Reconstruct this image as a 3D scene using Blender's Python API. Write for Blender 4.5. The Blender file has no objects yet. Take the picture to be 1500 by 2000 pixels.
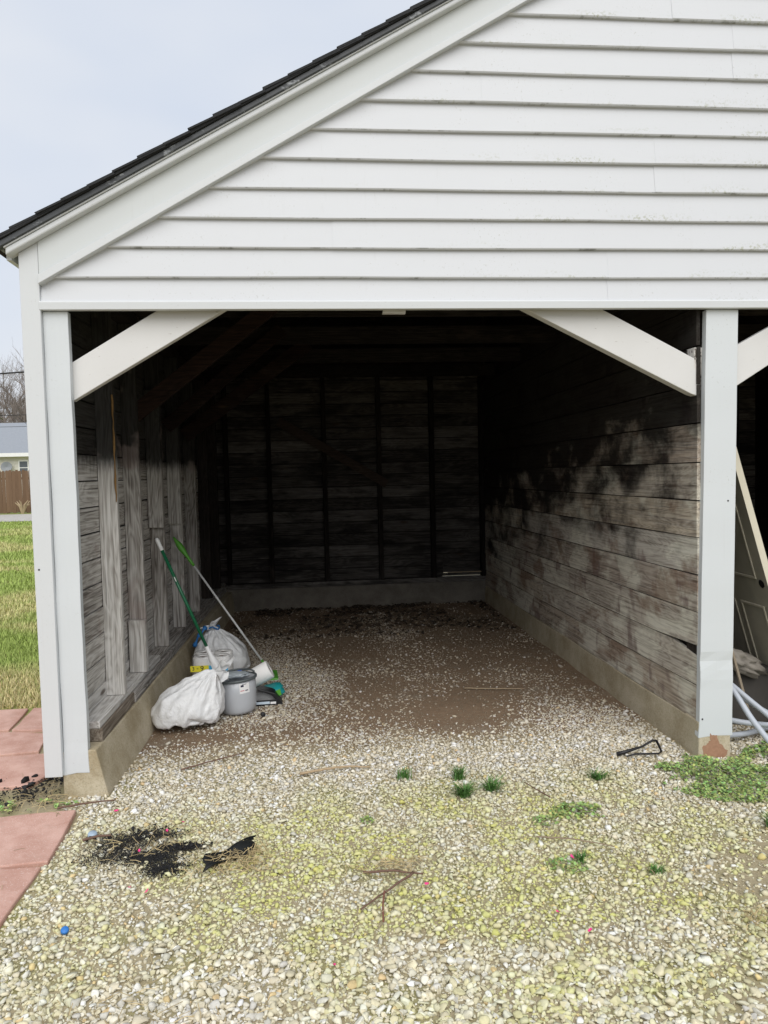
import bpy, bmesh, math, random
import numpy as np
from mathutils import Vector, Matrix, noise as mnoise
R = math.radians
scene = bpy.context.scene
col = scene.collection
random.seed(7); rng = np.random.default_rng(11)

# ------------------------------------------------------------------ camera
cam_d = bpy.data.cameras.new('camera'); cam = bpy.data.objects.new('camera', cam_d); col.objects.link(cam)
cam_d.sensor_fit = 'VERTICAL'; cam_d.sensor_height = 36.0; cam_d.sensor_width = 27.0
cam_d.lens = 26.0; cam_d.clip_start = 0.05; cam_d.clip_end = 600
p, yw, rl = R(2.958), R(5.34), R(-1.35)
fw = Vector((math.sin(yw)*math.cos(p), math.cos(yw)*math.cos(p), -math.sin(p)))
r0 = Vector((math.cos(yw), -math.sin(yw), 0)); u0 = r0.cross(fw)
rr = r0*math.cos(rl) + u0*math.sin(rl); uu = u0*math.cos(rl) - r0*math.sin(rl)
m = Matrix((rr, uu, -fw)).transposed().to_4x4(); m.translation = (0, -3.973, 1.671)
cam.matrix_world = m
scene.camera = cam

# ------------------------------------------------------------------ sky, sun, exposure
SUN_EL, SUN_AZ = R(46), R(181)          # soft sun behind thin cloud, behind the camera
w = bpy.data.worlds.new('World'); scene.world = w; w.use_nodes = True
nt = w.node_tree; nt.nodes.clear()
out = nt.nodes.new('ShaderNodeOutputWorld'); bg = nt.nodes.new('ShaderNodeBackground')
sky = nt.nodes.new('ShaderNodeTexSky'); sky.sky_type = 'NISHITA'; sky.sun_disc = False
sky.sun_elevation = SUN_EL; sky.sun_rotation = SUN_AZ; sky.dust_density = 4; sky.air_density = 1.2
# a closed cloud deck over the clear sky: even pale grey with faint soft cloud structure
tc = nt.nodes.new('ShaderNodeTexCoord'); mp = nt.nodes.new('ShaderNodeMapping'); mp.inputs['Scale'].default_value = (1, 1, 2.2)
nz = nt.nodes.new('ShaderNodeTexNoise'); nz.inputs['Scale'].default_value = 2.6; nz.inputs['Detail'].default_value = 3
rp = nt.nodes.new('ShaderNodeValToRGB')
rp.color_ramp.elements[0].position = .3; rp.color_ramp.elements[0].color = (6.35, 6.98, 8.1, 1)
rp.color_ramp.elements[1].position = .72; rp.color_ramp.elements[1].color = (7.75, 8.0, 8.45, 1)
mx = nt.nodes.new('ShaderNodeMix'); mx.data_type = 'RGBA'; mx.inputs[0].default_value = .9
nt.links.new(tc.outputs['Generated'], mp.inputs[0]); nt.links.new(mp.outputs[0], nz.inputs['Vector'])
nt.links.new(nz.outputs['Fac'], rp.inputs[0]); nt.links.new(sky.outputs[0], mx.inputs[6]); nt.links.new(rp.outputs[0], mx.inputs[7])
nt.links.new(mx.outputs[2], bg.inputs[0]); bg.inputs[1].default_value = 0.0635
nt.links.new(bg.outputs[0], out.inputs[0])
sd = bpy.data.lights.new('sun', 'SUN'); sd.energy = 1.5; sd.angle = R(60); sd.color = (1, .97, .92)
so = bpy.data.objects.new('sun', sd); col.objects.link(so)
sv = Vector((math.sin(SUN_AZ)*math.cos(SUN_EL), math.cos(SUN_AZ)*math.cos(SUN_EL), math.sin(SUN_EL)))
so.rotation_euler = sv.to_track_quat('Z', 'Y').to_euler()
vs = scene.view_settings; vs.view_transform = 'Standard'; vs.look = 'None'; vs.exposure = 0.80; vs.gamma = 1; vs.use_curve_mapping = False

# ------------------------------------------------------------------ helpers
class MB:
    def __init__(s): s.v = []; s.f = []
    def add(s, vs_, fs): b = len(s.v); s.v += [tuple(q) for q in vs_]; s.f += [tuple(b+i for i in f) for f in fs]; return s
    def box(s, x0, x1, y0, y1, z0, z1, j=0):
        q = [(x, y, z) for z in (z0, z1) for y in (y0, y1) for x in (x0, x1)]
        if j: q = [tuple(c+random.uniform(-j, j) for c in k) for k in q]
        return s.add(q, [(0, 2, 3, 1), (4, 5, 7, 6), (0, 1, 5, 4), (2, 6, 7, 3), (0, 4, 6, 2), (1, 3, 7, 5)])
    def hexa(s, q):   # 8 corners: bottom ring 4, top ring 4
        return s.add(q, [(3, 2, 1, 0), (4, 5, 6, 7), (0, 1, 5, 4), (1, 2, 6, 5), (2, 3, 7, 6), (3, 0, 4, 7)])
    def prism(s, poly, a, b, axis='y'):     # polygon (2d) extruded from a to b along the axis
        n = len(poly)
        def P(q, t): return {'y': (q[0], t, q[1]), 'x': (t, q[0], q[1]), 'z': (q[0], q[1], t)}[axis]
        vs_ = [P(q, a) for q in poly] + [P(q, b) for q in poly]
        return s.add(vs_, [tuple(range(n)), tuple(range(2*n-1, n-1, -1))] + [(i, i+n, (i+1) % n+n, (i+1) % n) for i in range(n)])
    def tube(s, pts, rad, n=8, caps=True):
        pts = [Vector(q) for q in pts]; b = len(s.v); N = len(pts)
        up = Vector((.13, .21, .97))
        for i, q in enumerate(pts):
            d = (pts[min(i+1, N-1)]-pts[max(i-1, 0)]).normalized()
            a = d.cross(up)
            if a.length < 1e-3: a = d.cross(Vector((1, 0, 0)))
            a.normalize(); c = d.cross(a); rd = rad[i] if isinstance(rad, (list, tuple)) else rad
            for k in range(n):
                t = 2*math.pi*k/n; s.v.append(tuple(q+(a*math.cos(t)+c*math.sin(t))*rd))
        for i in range(N-1):
            for k in range(n):
                s.f.append((b+i*n+k, b+i*n+(k+1) % n, b+(i+1)*n+(k+1) % n, b+(i+1)*n+k))
        if caps: s.f.append(tuple(b+k for k in range(n))[::-1]); s.f.append(tuple(b+(N-1)*n+k for k in range(n)))
        return s
    def lathe(s, prof, n=28):               # (r, z) profile round the z axis
        b = len(s.v)
        for r_, z_ in prof:
            for k in range(n):
                t = 2*math.pi*k/n; s.v.append((r_*math.cos(t), r_*math.sin(t), z_))
        for i in range(len(prof)-1):
            for k in range(n): s.f.append((b+i*n+k, b+i*n+(k+1) % n, b+(i+1)*n+(k+1) % n, b+(i+1)*n+k))
        return s

def build(name, mb, mat, parent=None, smooth=False, bevel=0, kind=None, label=None):
    me = bpy.data.meshes.new(name); me.from_pydata(mb.v, [], mb.f)
    bm = bmesh.new(); bm.from_mesh(me); bmesh.ops.recalc_face_normals(bm, faces=bm.faces); bm.to_mesh(me); bm.free()
    if smooth: me.polygons.foreach_set('use_smooth', [True]*len(me.polygons))
    o = bpy.data.objects.new(name, me); col.objects.link(o); me.materials.append(mat)
    if parent: o.parent = parent
    if bevel:
        md = o.modifiers.new('bevel', 'BEVEL'); md.width = bevel; md.segments = 2; md.limit_method = 'ANGLE'
    if kind: o['kind'] = kind
    if label: o['label'] = label
    return o
def thing(name, label, cat, loc=(0, 0, 0), group=None):
    o = bpy.data.objects.new(name, None); col.objects.link(o); o.location = loc; o.empty_display_size = .1
    return tag(o, label, cat, group)
def tag(o, label, cat, group=None):
    o['label'] = label; o['category'] = cat
    if group: o['group'] = group
    return o

# ------------------------------------------------------------------ materials
class N:
    """small node-graph writer"""
    def __init__(s, name, rough=.7, spec=.3):
        s.m = bpy.data.materials.new(name); s.m.use_nodes = True; s.t = s.m.node_tree
        s.b = s.t.nodes['Principled BSDF']; s.b.inputs['Roughness'].default_value = rough; s.b.inputs['Specular IOR Level'].default_value = spec
        s.pos = s.n('ShaderNodeNewGeometry').outputs['Position']; s.obj = s.n('ShaderNodeTexCoord').outputs['Object']
        s.rnd = s.n('ShaderNodeObjectInfo').outputs['Random']
    def n(s, t): return s.t.nodes.new(t)
    def L(s, a, b): s.t.links.new(a, b)
    def put(s, sock, v):
        if hasattr(v, 'is_linked') or hasattr(v, 'links'): s.L(v, sock)
        else: sock.default_value = v
    def math(s, op, a, b=0., c=None, clamp=False):
        k = s.n('ShaderNodeMath'); k.operation = op; k.use_clamp = clamp; s.put(k.inputs[0], a); s.put(k.inputs[1], b)
        if c is not None: s.put(k.inputs[2], c)
        return k.outputs[0]
    def scale(s, v, sc, off=None):
        k = s.n('ShaderNodeVectorMath'); k.operation = 'MULTIPLY'; s.L(v, k.inputs[0]); k.inputs[1].default_value = sc; o = k.outputs[0]
        if off is not None:
            q = s.n('ShaderNodeVectorMath'); q.operation = 'ADD'; s.L(o, q.inputs[0]); s.put(q.inputs[1], off); o = q.outputs[0]
        return o
    def noise(s, v, sc, det=4, rough=.55, dist=0):
        k = s.n('ShaderNodeTexNoise'); s.L(v, k.inputs['Vector']); k.inputs['Scale'].default_value = sc; k.inputs['Detail'].default_value = det
        k.inputs['Roughness'].default_value = rough; k.inputs['Distortion'].default_value = dist; return k.outputs['Fac']
    def ramp(s, f, stops):
        k = s.n('ShaderNodeValToRGB'); s.L(f, k.inputs[0]); e = k.color_ramp.elements
        while len(e) < len(stops): e.new(.5)
        for q, (ps, c) in zip(e, stops): q.position = ps; q.color = (*c, 1) if len(c) == 3 else c
        return k.outputs[0]
    def step(s, f, a, b):
        k = s.n('ShaderNodeMapRange'); k.interpolation_type = 'SMOOTHSTEP'; s.L(f, k.inputs[0]); k.inputs[1].default_value = a; k.inputs[2].default_value = b
        return k.outputs[0]
    def mix(s, f, a, b, mode='MIX'):
        k = s.n('ShaderNodeMix'); k.data_type = 'RGBA'; k.blend_type = mode; s.put(k.inputs[0], f)
        for i, v in ((6, a), (7, b)):
            if isinstance(v, tuple): k.inputs[i].default_value = (*v, 1) if len(v) == 3 else v
            else: s.L(v, k.inputs[i])
        return k.outputs[2]
    def sep(s, v):
        k = s.n('ShaderNodeSeparateXYZ'); s.L(v, k.inputs[0]); return k.outputs
    def comb(s, x, y, z):
        k = s.n('ShaderNodeCombineXYZ'); s.put(k.inputs[0], x); s.put(k.inputs[1], y); s.put(k.inputs[2], z); return k.outputs[0]
    def bump(s, h, st=.3, d=.01):
        k = s.n('ShaderNodeBump'); k.inputs['Strength'].default_value = st; k.inputs['Distance'].default_value = d; s.L(h, k.inputs['Height']); s.L(k.outputs[0], s.b.inputs['Normal'])
    def color(s, c): s.put(s.b.inputs['Base Color'], c if not isinstance(c, tuple) else (*c, 1)); return s

def plain(name, c, rough=.6, spec=.3, var=.12, sc=30):
    k = N(name, rough, spec); f = k.noise(k.obj, sc, 3)
    k.color(k.mix(f, tuple(x*(1-var) for x in c), tuple(min(1, x*(1+var)) for x in c))); return k.m

def wood(name, axis, stops, stain=None, sc=1., rough=.85, cracks=True):
    """weathered board: grain along the axis, every board its own offset and tone; stain(k) -> 0..1 stain or dark tone mask"""
    k = N(name, rough, .15)
    off = k.math('MULTIPLY', k.rnd, 37.)
    offv = k.comb(off, k.math('MULTIPLY', k.rnd, 91.), k.math('MULTIPLY', k.rnd, 53.))
    g = {'x': (.9, 34, 34), 'y': (34, .9, 34), 'z': (34, 34, .9)}[axis]
    cg = {'x': (.9, 7, 7), 'y': (7, .9, 7), 'z': (7, 7, .9)}[axis]
    v = k.scale(k.pos, tuple(q*sc for q in g), offv); vc = k.scale(k.pos, tuple(q*sc for q in cg), offv)
    fine = k.noise(v, 3.2, 6, .62); big = k.noise(vc, 1., 3, .5, .6)
    rings = k.math('FRACT', k.math('MULTIPLY', big, 16.)); rings = k.math('ABSOLUTE', k.math('SUBTRACT', rings, .5)); rings = k.math('MULTIPLY', rings, 2.)
    kv = k.n('ShaderNodeTexVoronoi'); kv.inputs['Scale'].default_value = 1.; k.L(k.scale(k.pos, {'x': (1.6, 3, 5.2), 'y': (3, 1.6, 5.2), 'z': (5.2, 5.2, 1.6)}[axis], offv), kv.inputs['Vector']); knot = k.math('SUBTRACT', 1., k.step(kv.outputs['Distance'], .05, .12))
    f = k.math('ADD', k.math('MULTIPLY', fine, .62), k.math('MULTIPLY', rings, .12)); f = k.math('ADD', f, k.math('MULTIPLY', k.noise(k.pos, 2.3, 3), .3))
    f = k.math('ADD', f, k.math('MULTIPLY', k.math('SUBTRACT', k.rnd, .5), .26))
    c = k.ramp(f, stops)
    blot = k.step(k.noise(k.scale(k.pos, {'x': (.5, 1.4, 1.4), 'y': (1.4, .5, 1.4), 'z': (1.4, 1.4, .5)}[axis], offv), 4.5, 5, .65), .54, .74)
    c = k.mix(k.math('MULTIPLY', blot, .38), c, (.09, .072, .06))
    crack = k.step(k.noise(k.scale(k.pos, tuple((.5 if q < 5 else 60) for q in g), offv), 1.3, 2), .69, .72)
    c = k.mix(k.math('MULTIPLY', knot, .8), c, (.07, .045, .03))
    if cracks: c = k.mix(k.math('MULTIPLY', crack, .8), c, (.02, .017, .015))
    if stain:
        for msk, colr in stain(k): c = k.mix(msk, c, colr)
    grain = k.noise(k.scale(k.pos, tuple((1.1 if q < 5 else 75) for q in g), offv), 1., 5, .65); gm = k.ramp(k.math('ADD', k.math('MULTIPLY', grain, .9), k.math('MULTIPLY', rings, .1)), [(.34, (.46, .43, .40)), (.54, (1., 1., 1.)), (1., (1., 1., 1.))])
    c = k.mix(.75, c, gm, 'MULTIPLY')
    k.color(c); k.bump(k.math('SUBTRACT', f, k.math('MULTIPLY', crack, .6)), .5, .006)
    return k.m

GREY = [(.28, (.17, .15, .135)), (.45, (.42, .40, .375)), (.62, (.60, .585, .56)), (.85, (.70, .69, .67))]
def dark_top_left(k):
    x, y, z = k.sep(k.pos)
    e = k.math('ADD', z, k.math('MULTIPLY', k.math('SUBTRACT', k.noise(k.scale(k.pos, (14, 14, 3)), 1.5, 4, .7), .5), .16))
    msk = k.step(e, 1.70, 1.83)  # tone goes near-black above a ragged line on the upper wall
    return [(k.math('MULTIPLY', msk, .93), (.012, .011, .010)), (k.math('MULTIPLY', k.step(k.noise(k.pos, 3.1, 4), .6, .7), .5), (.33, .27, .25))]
M_studs = wood('weathered_stud_wood', 'z', GREY, dark_top_left)
M_sheath = wood('weathered_board_wood', 'y', GREY, dark_top_left)
M_sill = wood('sill_wood', 'y', [(.3, (.07, .052, .04)), (.55, (.20, .165, .13)), (.85, (.38, .34, .29))])
def stain_and_dark_right(k):
    x, y, z = k.sep(k.pos); ro = k.comb(0., k.math('MULTIPLY', k.rnd, 23.), k.math('MULTIPLY', k.rnd, 11.))
    def nz_(sc, ofs, det=5): return k.noise(k.scale(k.scale(k.pos, sc, ofs), (1, 1, 1), ro), 1., det, .62, .3)
    glob = k.noise(k.scale(k.pos, (1, 1.5, 2.2)), 1.5, 5, .6, .4); own = nz_((1, 1.9, 3.2), (0, 0, 0))
    n1 = k.math('ADD', k.math('MULTIPLY', glob, .35), k.math('MULTIPLY', own, .65))
    d = k.math('ADD', n1, k.math('ADD', k.math('MULTIPLY', k.math('SUBTRACT', z, 1.25), .30), k.math('MULTIPLY', k.math('SUBTRACT', y, 1.0), .045)))  # dark tone grows toward the top and the back of the wall
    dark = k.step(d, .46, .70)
    tone = k.ramp(k.math('FRACT', k.math('MULTIPLY', k.rnd, 7.3)), [(0., (.66, .55, .40)), (.35, (.60, .575, .52)), (.65, (.46, .37, .30)), (1., (.70, .63, .49))])
    rust = k.step(nz_((1, 2.1, 4.), (5.3, 1.1, 2.2)), .53, .66); pale = k.step(nz_((1, 1.8, 2.6), (1.3, 7.7, 4.2)), .48, .58)
    purple = k.step(nz_((1, 3.4, 2.2), (8.3, 3.7, 1.2), 3), .58, .68)
    streak = k.step(k.noise(k.scale(k.pos, (1, 26, .8)), 1., 3, .5), .6, .75); gr = k.noise(k.scale(k.pos, (60, 1.2, 60), ro), 1., 5, .6)
    return [(k.math('MULTIPLY', k.step(gr, .28, .62), .78), tone), (k.math('MULTIPLY', pale, .62), (.78, .765, .66)), (k.math('MULTIPLY', purple, .7), (.20, .14, .13)),
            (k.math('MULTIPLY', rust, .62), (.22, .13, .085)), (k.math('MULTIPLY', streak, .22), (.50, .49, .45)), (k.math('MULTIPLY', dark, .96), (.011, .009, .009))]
M_right = wood('stained_barn_board', 'y', [(.28, (.12, .095, .08)), (.42, (.34, .30, .26)), (.58, (.55, .51, .455)), (.85, (.68, .65, .60))], stain_and_dark_right)
DARK = [(.3, (.007, .006, .0055)), (.55, (.022, .018, .016)), (.8, (.05, .043, .038))]  # near-black wood tones for studs, roof timbers and backing sheets
def dark_blotch_back(k):
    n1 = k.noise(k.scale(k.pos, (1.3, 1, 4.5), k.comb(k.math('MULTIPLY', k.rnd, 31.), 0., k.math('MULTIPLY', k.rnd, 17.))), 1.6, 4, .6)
    return [(k.math('MULTIPLY', k.step(n1, .44, .66), .72), (.008, .007, .007))]  # near-black blotches, offset for each board
M_back = wood('dark_back_board', 'x', [(.3, (.03, .027, .025)), (.5, (.095, .087, .08)), (.75, (.19, .178, .165))], dark_blotch_back)
M_darkz = wood('dark_stud_wood', 'z', DARK)
M_dark = wood('dark_roof_wood', 'x', DARK)
M_darkred = wood('red_brown_brace_wood', 'x', [(.3, (.010, .006, .005)), (.55, (.032, .018, .014)), (.8, (.065, .04, .032))])

def white_vinyl(name, base=(.575, .59, .615), mild=1., rough=.45, laps=0.):
    k = N(name, rough, .35)
    x, y, z = k.sep(k.pos)
    low = k.noise(k.pos, 1.1, 3); c = k.mix(low, tuple(q*.95 for q in base), base)
    speck = k.step(k.noise(k.scale(k.pos, (1, 1, .8)), 95, 2, .5), .64, .72)
    patch = k.step(k.noise(k.pos, 2.3, 4, .6), .42, .66)
    c = k.mix(k.math('MULTIPLY', k.math('MULTIPLY', speck, patch), .5*mild), c, (.34, .34, .31))
    # mildew gathers along the lower lip of each siding course, more to the right
    fr = k.math('FRACT', k.math('DIVIDE', k.math('SUBTRACT', z, 2.55), .1524))
    lip = k.math('SUBTRACT', 1., k.step(fr, .02, .42))
    zone = k.step(k.math('ADD', k.noise(k.scale(k.pos, (1.4, 1, 5)), 1.7, 3), k.math('MULTIPLY', x, .05)), .58, .78)
    sp2 = k.step(k.noise(k.pos, 70, 3, .6), .5, .62)
    g = k.math('MULTIPLY', k.math('MULTIPLY', lip, zone), sp2)
    c = k.mix(k.math('MULTIPLY', g, .62*laps), c, (.24, .255, .13))
    low_lip = k.math('SUBTRACT', 1., k.step(fr, .0, .05)); grit = k.step(k.noise(k.scale(k.pos, (3.2, 1, 1)), 3., 5, .7), .52, .68)
    c = k.mix(k.math('MULTIPLY', k.math('MULTIPLY', low_lip, grit), .75*laps), c, (.10, .105, .08))
    drips = k.step(k.noise(k.scale(k.pos, (38, 38, 1.1)), 1., 4, .6), .60, .80); c = k.mix(k.math('MULTIPLY', drips, .12), c, (.36, .36, .33))
    k.color(c); k.bump(k.noise(k.scale(k.pos, (4, 4, 60)), 6, 3), .06, .004)
    return k.m
M_vinyl = white_vinyl('white_vinyl_siding', laps=1.)
M_trim = white_vinyl('white_trim_metal', (.60, .62, .635), .6)
M_frieze = white_vinyl('pale_frieze_paint', (.575, .60, .605), .12)
M_wrap = white_vinyl('white_post_wrap', (.60, .63, .65), .7, .38)
def brace_paint():
    k = N('old_cream_white_paint', .6, .25)
    c = k.mix(k.noise(k.pos, 3, 3), (.58, .575, .565), (.67, .668, .665))
    chip = k.step(k.noise(k.scale(k.obj, (9, 9, 30)), 2.2, 5, .7), .66, .7)
    k.color(k.mix(k.math('MULTIPLY', chip, .75), c, (.33, .30, .27))); k.bump(chip, -.2, .002); return k.m
M_brace = brace_paint()
def concrete(name, a, b, speck=.5):
    k = N(name, .92, .15)
    f = k.math('ADD', k.math('MULTIPLY', k.noise(k.pos, 4, 5, .65), .7), k.math('MULTIPLY', k.noise(k.pos, 90, 3), .3))
    c = k.mix(k.step(f, .3, .7), a, b)
    c = k.mix(k.math('MULTIPLY', k.step(k.noise(k.pos, 160, 2), .6, .68), speck), c, (.14, .13, .10))
    k.color(c); k.bump(k.noise(k.pos, 120, 4, .7), .5, .004); return k.m
M_conc = concrete('mossy_concrete', (.33, .27, .17), (.55, .49, .37))
M_concd = concrete('dark_concrete', (.10, .09, .075), (.20, .18, .155))
def paver_mat():
    k = N('red_concrete_paver', .92, .15); f = k.noise(k.pos, 5, 5, .65); c = k.mix(k.step(f, .3, .7), (.47, .27, .215), (.62, .40, .335))
    c = k.mix(k.math('MULTIPLY', k.step(k.noise(k.pos, 150, 2), .60, .66), .6), c, (.66, .52, .46)); c = k.mix(k.math('MULTIPLY', k.step(k.noise(k.pos, 3, 5, .7), .55, .75), .4), c, (.30, .22, .17))
    k.color(c); k.bump(k.noise(k.pos, 140, 4, .7), .5, .004); return k.m
M_paver = paver_mat()
M_shingle = plain('asphalt_shingle', (.035, .036, .038), .95, .1, .5, 140)
def drip():
    k = N('weathered_dark_drip_edge', .5, .4)
    f = k.step(k.noise(k.scale(k.pos, (5, 5, 9)), 1.6, 5, .7), .56, .66)
    k.color(k.mix(k.math('MULTIPLY', f, .8), (.055, .06, .066), (.36, .38, .40))); return k.m
M_drip = drip()
M_black = plain('black_plastic', (.012, .012, .014), .45, .4)
M_nail = plain('dark_nail', (.03, .03, .035), .5, .4)

# ================================================================== SETTING
def vnoise(x, y, s, seed=0):
    """smooth value noise on arrays"""
    r_ = np.random.default_rng(seed); T = r_.random((64, 64))
    x = np.asarray(x)*s+1000; y = np.asarray(y)*s+1000
    xi = np.floor(x).astype(int); yi = np.floor(y).astype(int); fx = x-xi; fy = y-yi
    fx = fx*fx*(3-2*fx); fy = fy*fy*(3-2*fy)
    g = lambda a, b: T[a % 64, b % 64]
    return (g(xi, yi)*(1-fx)+g(xi+1, yi)*fx)*(1-fy)+(g(xi, yi+1)*(1-fx)+g(xi+1, yi+1)*fx)*fy
def fbm(x, y, s, seed=0): return (vnoise(x, y, s, seed)*.55+vnoise(x, y, s*2.1, seed+1)*.3+vnoise(x, y, s*4.3, seed+2)*.15)
def ground_z(x, y):
    x = np.asarray(x, float); y = np.asarray(y, float)
    rise = np.clip(y-6, 0, 200)*.0125
    near = np.clip(1-np.hypot(x-.5, y-1)/12, 0, 1)
    return rise+(fbm(x, y, 1.1, 5)-.5)*.035*near+(vnoise(x, y, 4.5, 9)-.5)*.012*near

def make_ground():
    def ax(lo, hi, flo, fhi, step):
        a = list(np.arange(flo, fhi+1e-6, step)); d = step; q = flo
        while q > lo: d *= 1.35; q -= d; a.insert(0, q)
        d = step; q = fhi
        while q < hi: d *= 1.35; q += d; a.append(q)
        return np.array(a)
    xs = ax(-150, 150, -3, 4.5, .07); ys = ax(-40, 260, -3.6, 6, .07)
    X, Y = np.meshgrid(xs, ys); Z = ground_z(X, Y)
    v = np.stack([X.ravel(), Y.ravel(), Z.ravel()], 1); nx = len(xs); ny = len(ys)
    i = np.arange(nx*ny).reshape(ny, nx); f = np.stack([i[:-1, :-1], i[:-1, 1:], i[1:, 1:], i[1:, :-1]], -1).reshape(-1, 4)
    k = N('soil_and_turf', .95, .1); x, y, z = k.sep(k.pos)
    n = k.noise(k.pos, 2.2, 5, .6); n2 = k.noise(k.pos, 30, 4, .7)
    front = k.mix(n2, (.25, .205, .125), (.44, .385, .26)); front = k.mix(k.step(n, .45, .7), front, (.26, .25, .11))
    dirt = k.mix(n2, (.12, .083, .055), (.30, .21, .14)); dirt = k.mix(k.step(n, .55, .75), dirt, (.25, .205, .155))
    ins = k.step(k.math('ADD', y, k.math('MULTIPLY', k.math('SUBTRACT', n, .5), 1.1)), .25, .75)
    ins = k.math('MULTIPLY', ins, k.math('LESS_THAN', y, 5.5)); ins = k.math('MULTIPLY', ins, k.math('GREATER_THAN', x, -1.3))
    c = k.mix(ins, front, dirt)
    turf = k.mix(n2, (.17, .21, .055), (.34, .36, .13)); turf = k.mix(k.step(k.noise(k.scale(k.pos, (.5, 1.6, 1)), 1.2, 4), .5, .7), turf, (.34, .29, .14))
    lawn = k.math('MULTIPLY', k.math('LESS_THAN', x, -1.5), k.math('GREATER_THAN', y, 1.5))
    c = k.mix(lawn, c, turf); k.color(c); k.bump(n2, .6, .01)
    me = bpy.data.meshes.new('ground'); me.from_pydata(v.tolist(), [], f.tolist()); me.polygons.foreach_set('use_smooth', [True]*len(me.polygons))
    o = bpy.data.objects.new('ground', me); col.objects.link(o); me.materials.append(k.m); o['kind'] = 'structure'
make_ground()

def np_mesh(name, V, F, C, mat, kind='stuff', smooth=False):
    """mesh from arrays with one colour per vertex"""
    me = bpy.data.meshes.new(name); n = len(V); k = F.shape[1]
    me.vertices.add(n); me.vertices.foreach_set('co', V.astype(np.float32).ravel())
    me.loops.add(F.size); me.loops.foreach_set('vertex_index', F.astype(np.int32).ravel())
    me.polygons.add(len(F)); me.polygons.foreach_set('loop_start', np.arange(0, F.size, k, dtype=np.int32))
    me.update(calc_edges=True)
    if smooth: me.polygons.foreach_set('use_smooth', np.ones(len(F), bool))
    if C is not None:
        a = me.color_attributes.new('tint', 'FLOAT_COLOR', 'POINT'); a.data.foreach_set('color', np.c_[C, np.ones(n)].astype(np.float32).ravel())
    me.validate(); o = bpy.data.objects.new(name, me); col.objects.link(o); me.materials.append(mat)
    if kind: o['kind'] = kind
    return o
def tint_mat(name, rough=.85, spec=.2, grain=60, amt=.22, transl=0):
    k = N(name, rough, spec); a = k.n('ShaderNodeAttribute'); a.attribute_name = 'tint'
    f = k.noise(k.pos, grain, 4, .65); c = k.mix(k.math('MULTIPLY', k.step(f, .35, .7), amt), a.outputs['Color'], (.12, .10, .07)); k.color(c)
    k.bump(f, .25, .003)
    return k.m
def ico(sub):
    if sub == 0: return np.array([(1, 0, 0), (-1, 0, 0), (0, 1, 0), (0, -1, 0), (0, 0, 1), (0, 0, -1)], float), np.array([(0, 2, 4), (2, 1, 4), (1, 3, 4), (3, 0, 4), (2, 0, 5), (1, 2, 5), (3, 1, 5), (0, 3, 5)])
    bm = bmesh.new(); bmesh.ops.create_icosphere(bm, subdivisions=sub, radius=1)
    v = np.array([q.co[:] for q in bm.verts]); f = np.array([[q.index for q in g.verts] for g in bm.faces]); bm.free(); return v, f
def rand_rot(n):
    q = rng.normal(size=(n, 4)); q /= np.linalg.norm(q, axis=1)[:, None]; a, b, c, d = q.T
    return np.stack([np.stack([1-2*(c*c+d*d), 2*(b*c-a*d), 2*(b*d+a*c)], -1), np.stack([2*(b*c+a*d), 1-2*(b*b+d*d), 2*(c*d-a*b)], -1), np.stack([2*(b*d-a*c), 2*(c*d+a*b), 1-2*(b*b+c*c)], -1)], 1)
def stones(P, S, C, sub=1, flat=.6, jit=.22):
    """crushed stone: jittered faceted lumps, one tint each"""
    bv, bf = ico(sub); n = len(P); k = len(bv)
    proto = []
    for i in range(24):
        r_ = np.random.default_rng(100+i); d = r_.normal(size=(6, 3)); d /= np.linalg.norm(d, axis=1)[:, None]; h = r_.uniform(.26, .62, 6)
        v = bv*(1+r_.uniform(-jit*.5, jit*.5, (k, 1)))
        for q, hh in zip(d, h):                       # cut flat facets
            t = v@q; v = v-np.outer(np.clip(t-hh, 0, None), q)
        proto.append(v*np.array([1, r_.uniform(.65, 1), r_.uniform(.5, .85)]))
    proto = np.array(proto); pick = rng.integers(0, 24, n)
    Rm = rand_rot(n); V = np.einsum('nij,nkj->nki', Rm, proto[pick])*S[:, None, None]
    V[:, :, 2] *= flat+.12; V += P[:, None, :]
    F = (bf[None]+(np.arange(n)*k)[:, None, None]).reshape(-1, 3)
    return V.reshape(-1, 3), F, np.repeat(C, k, 0)

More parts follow.
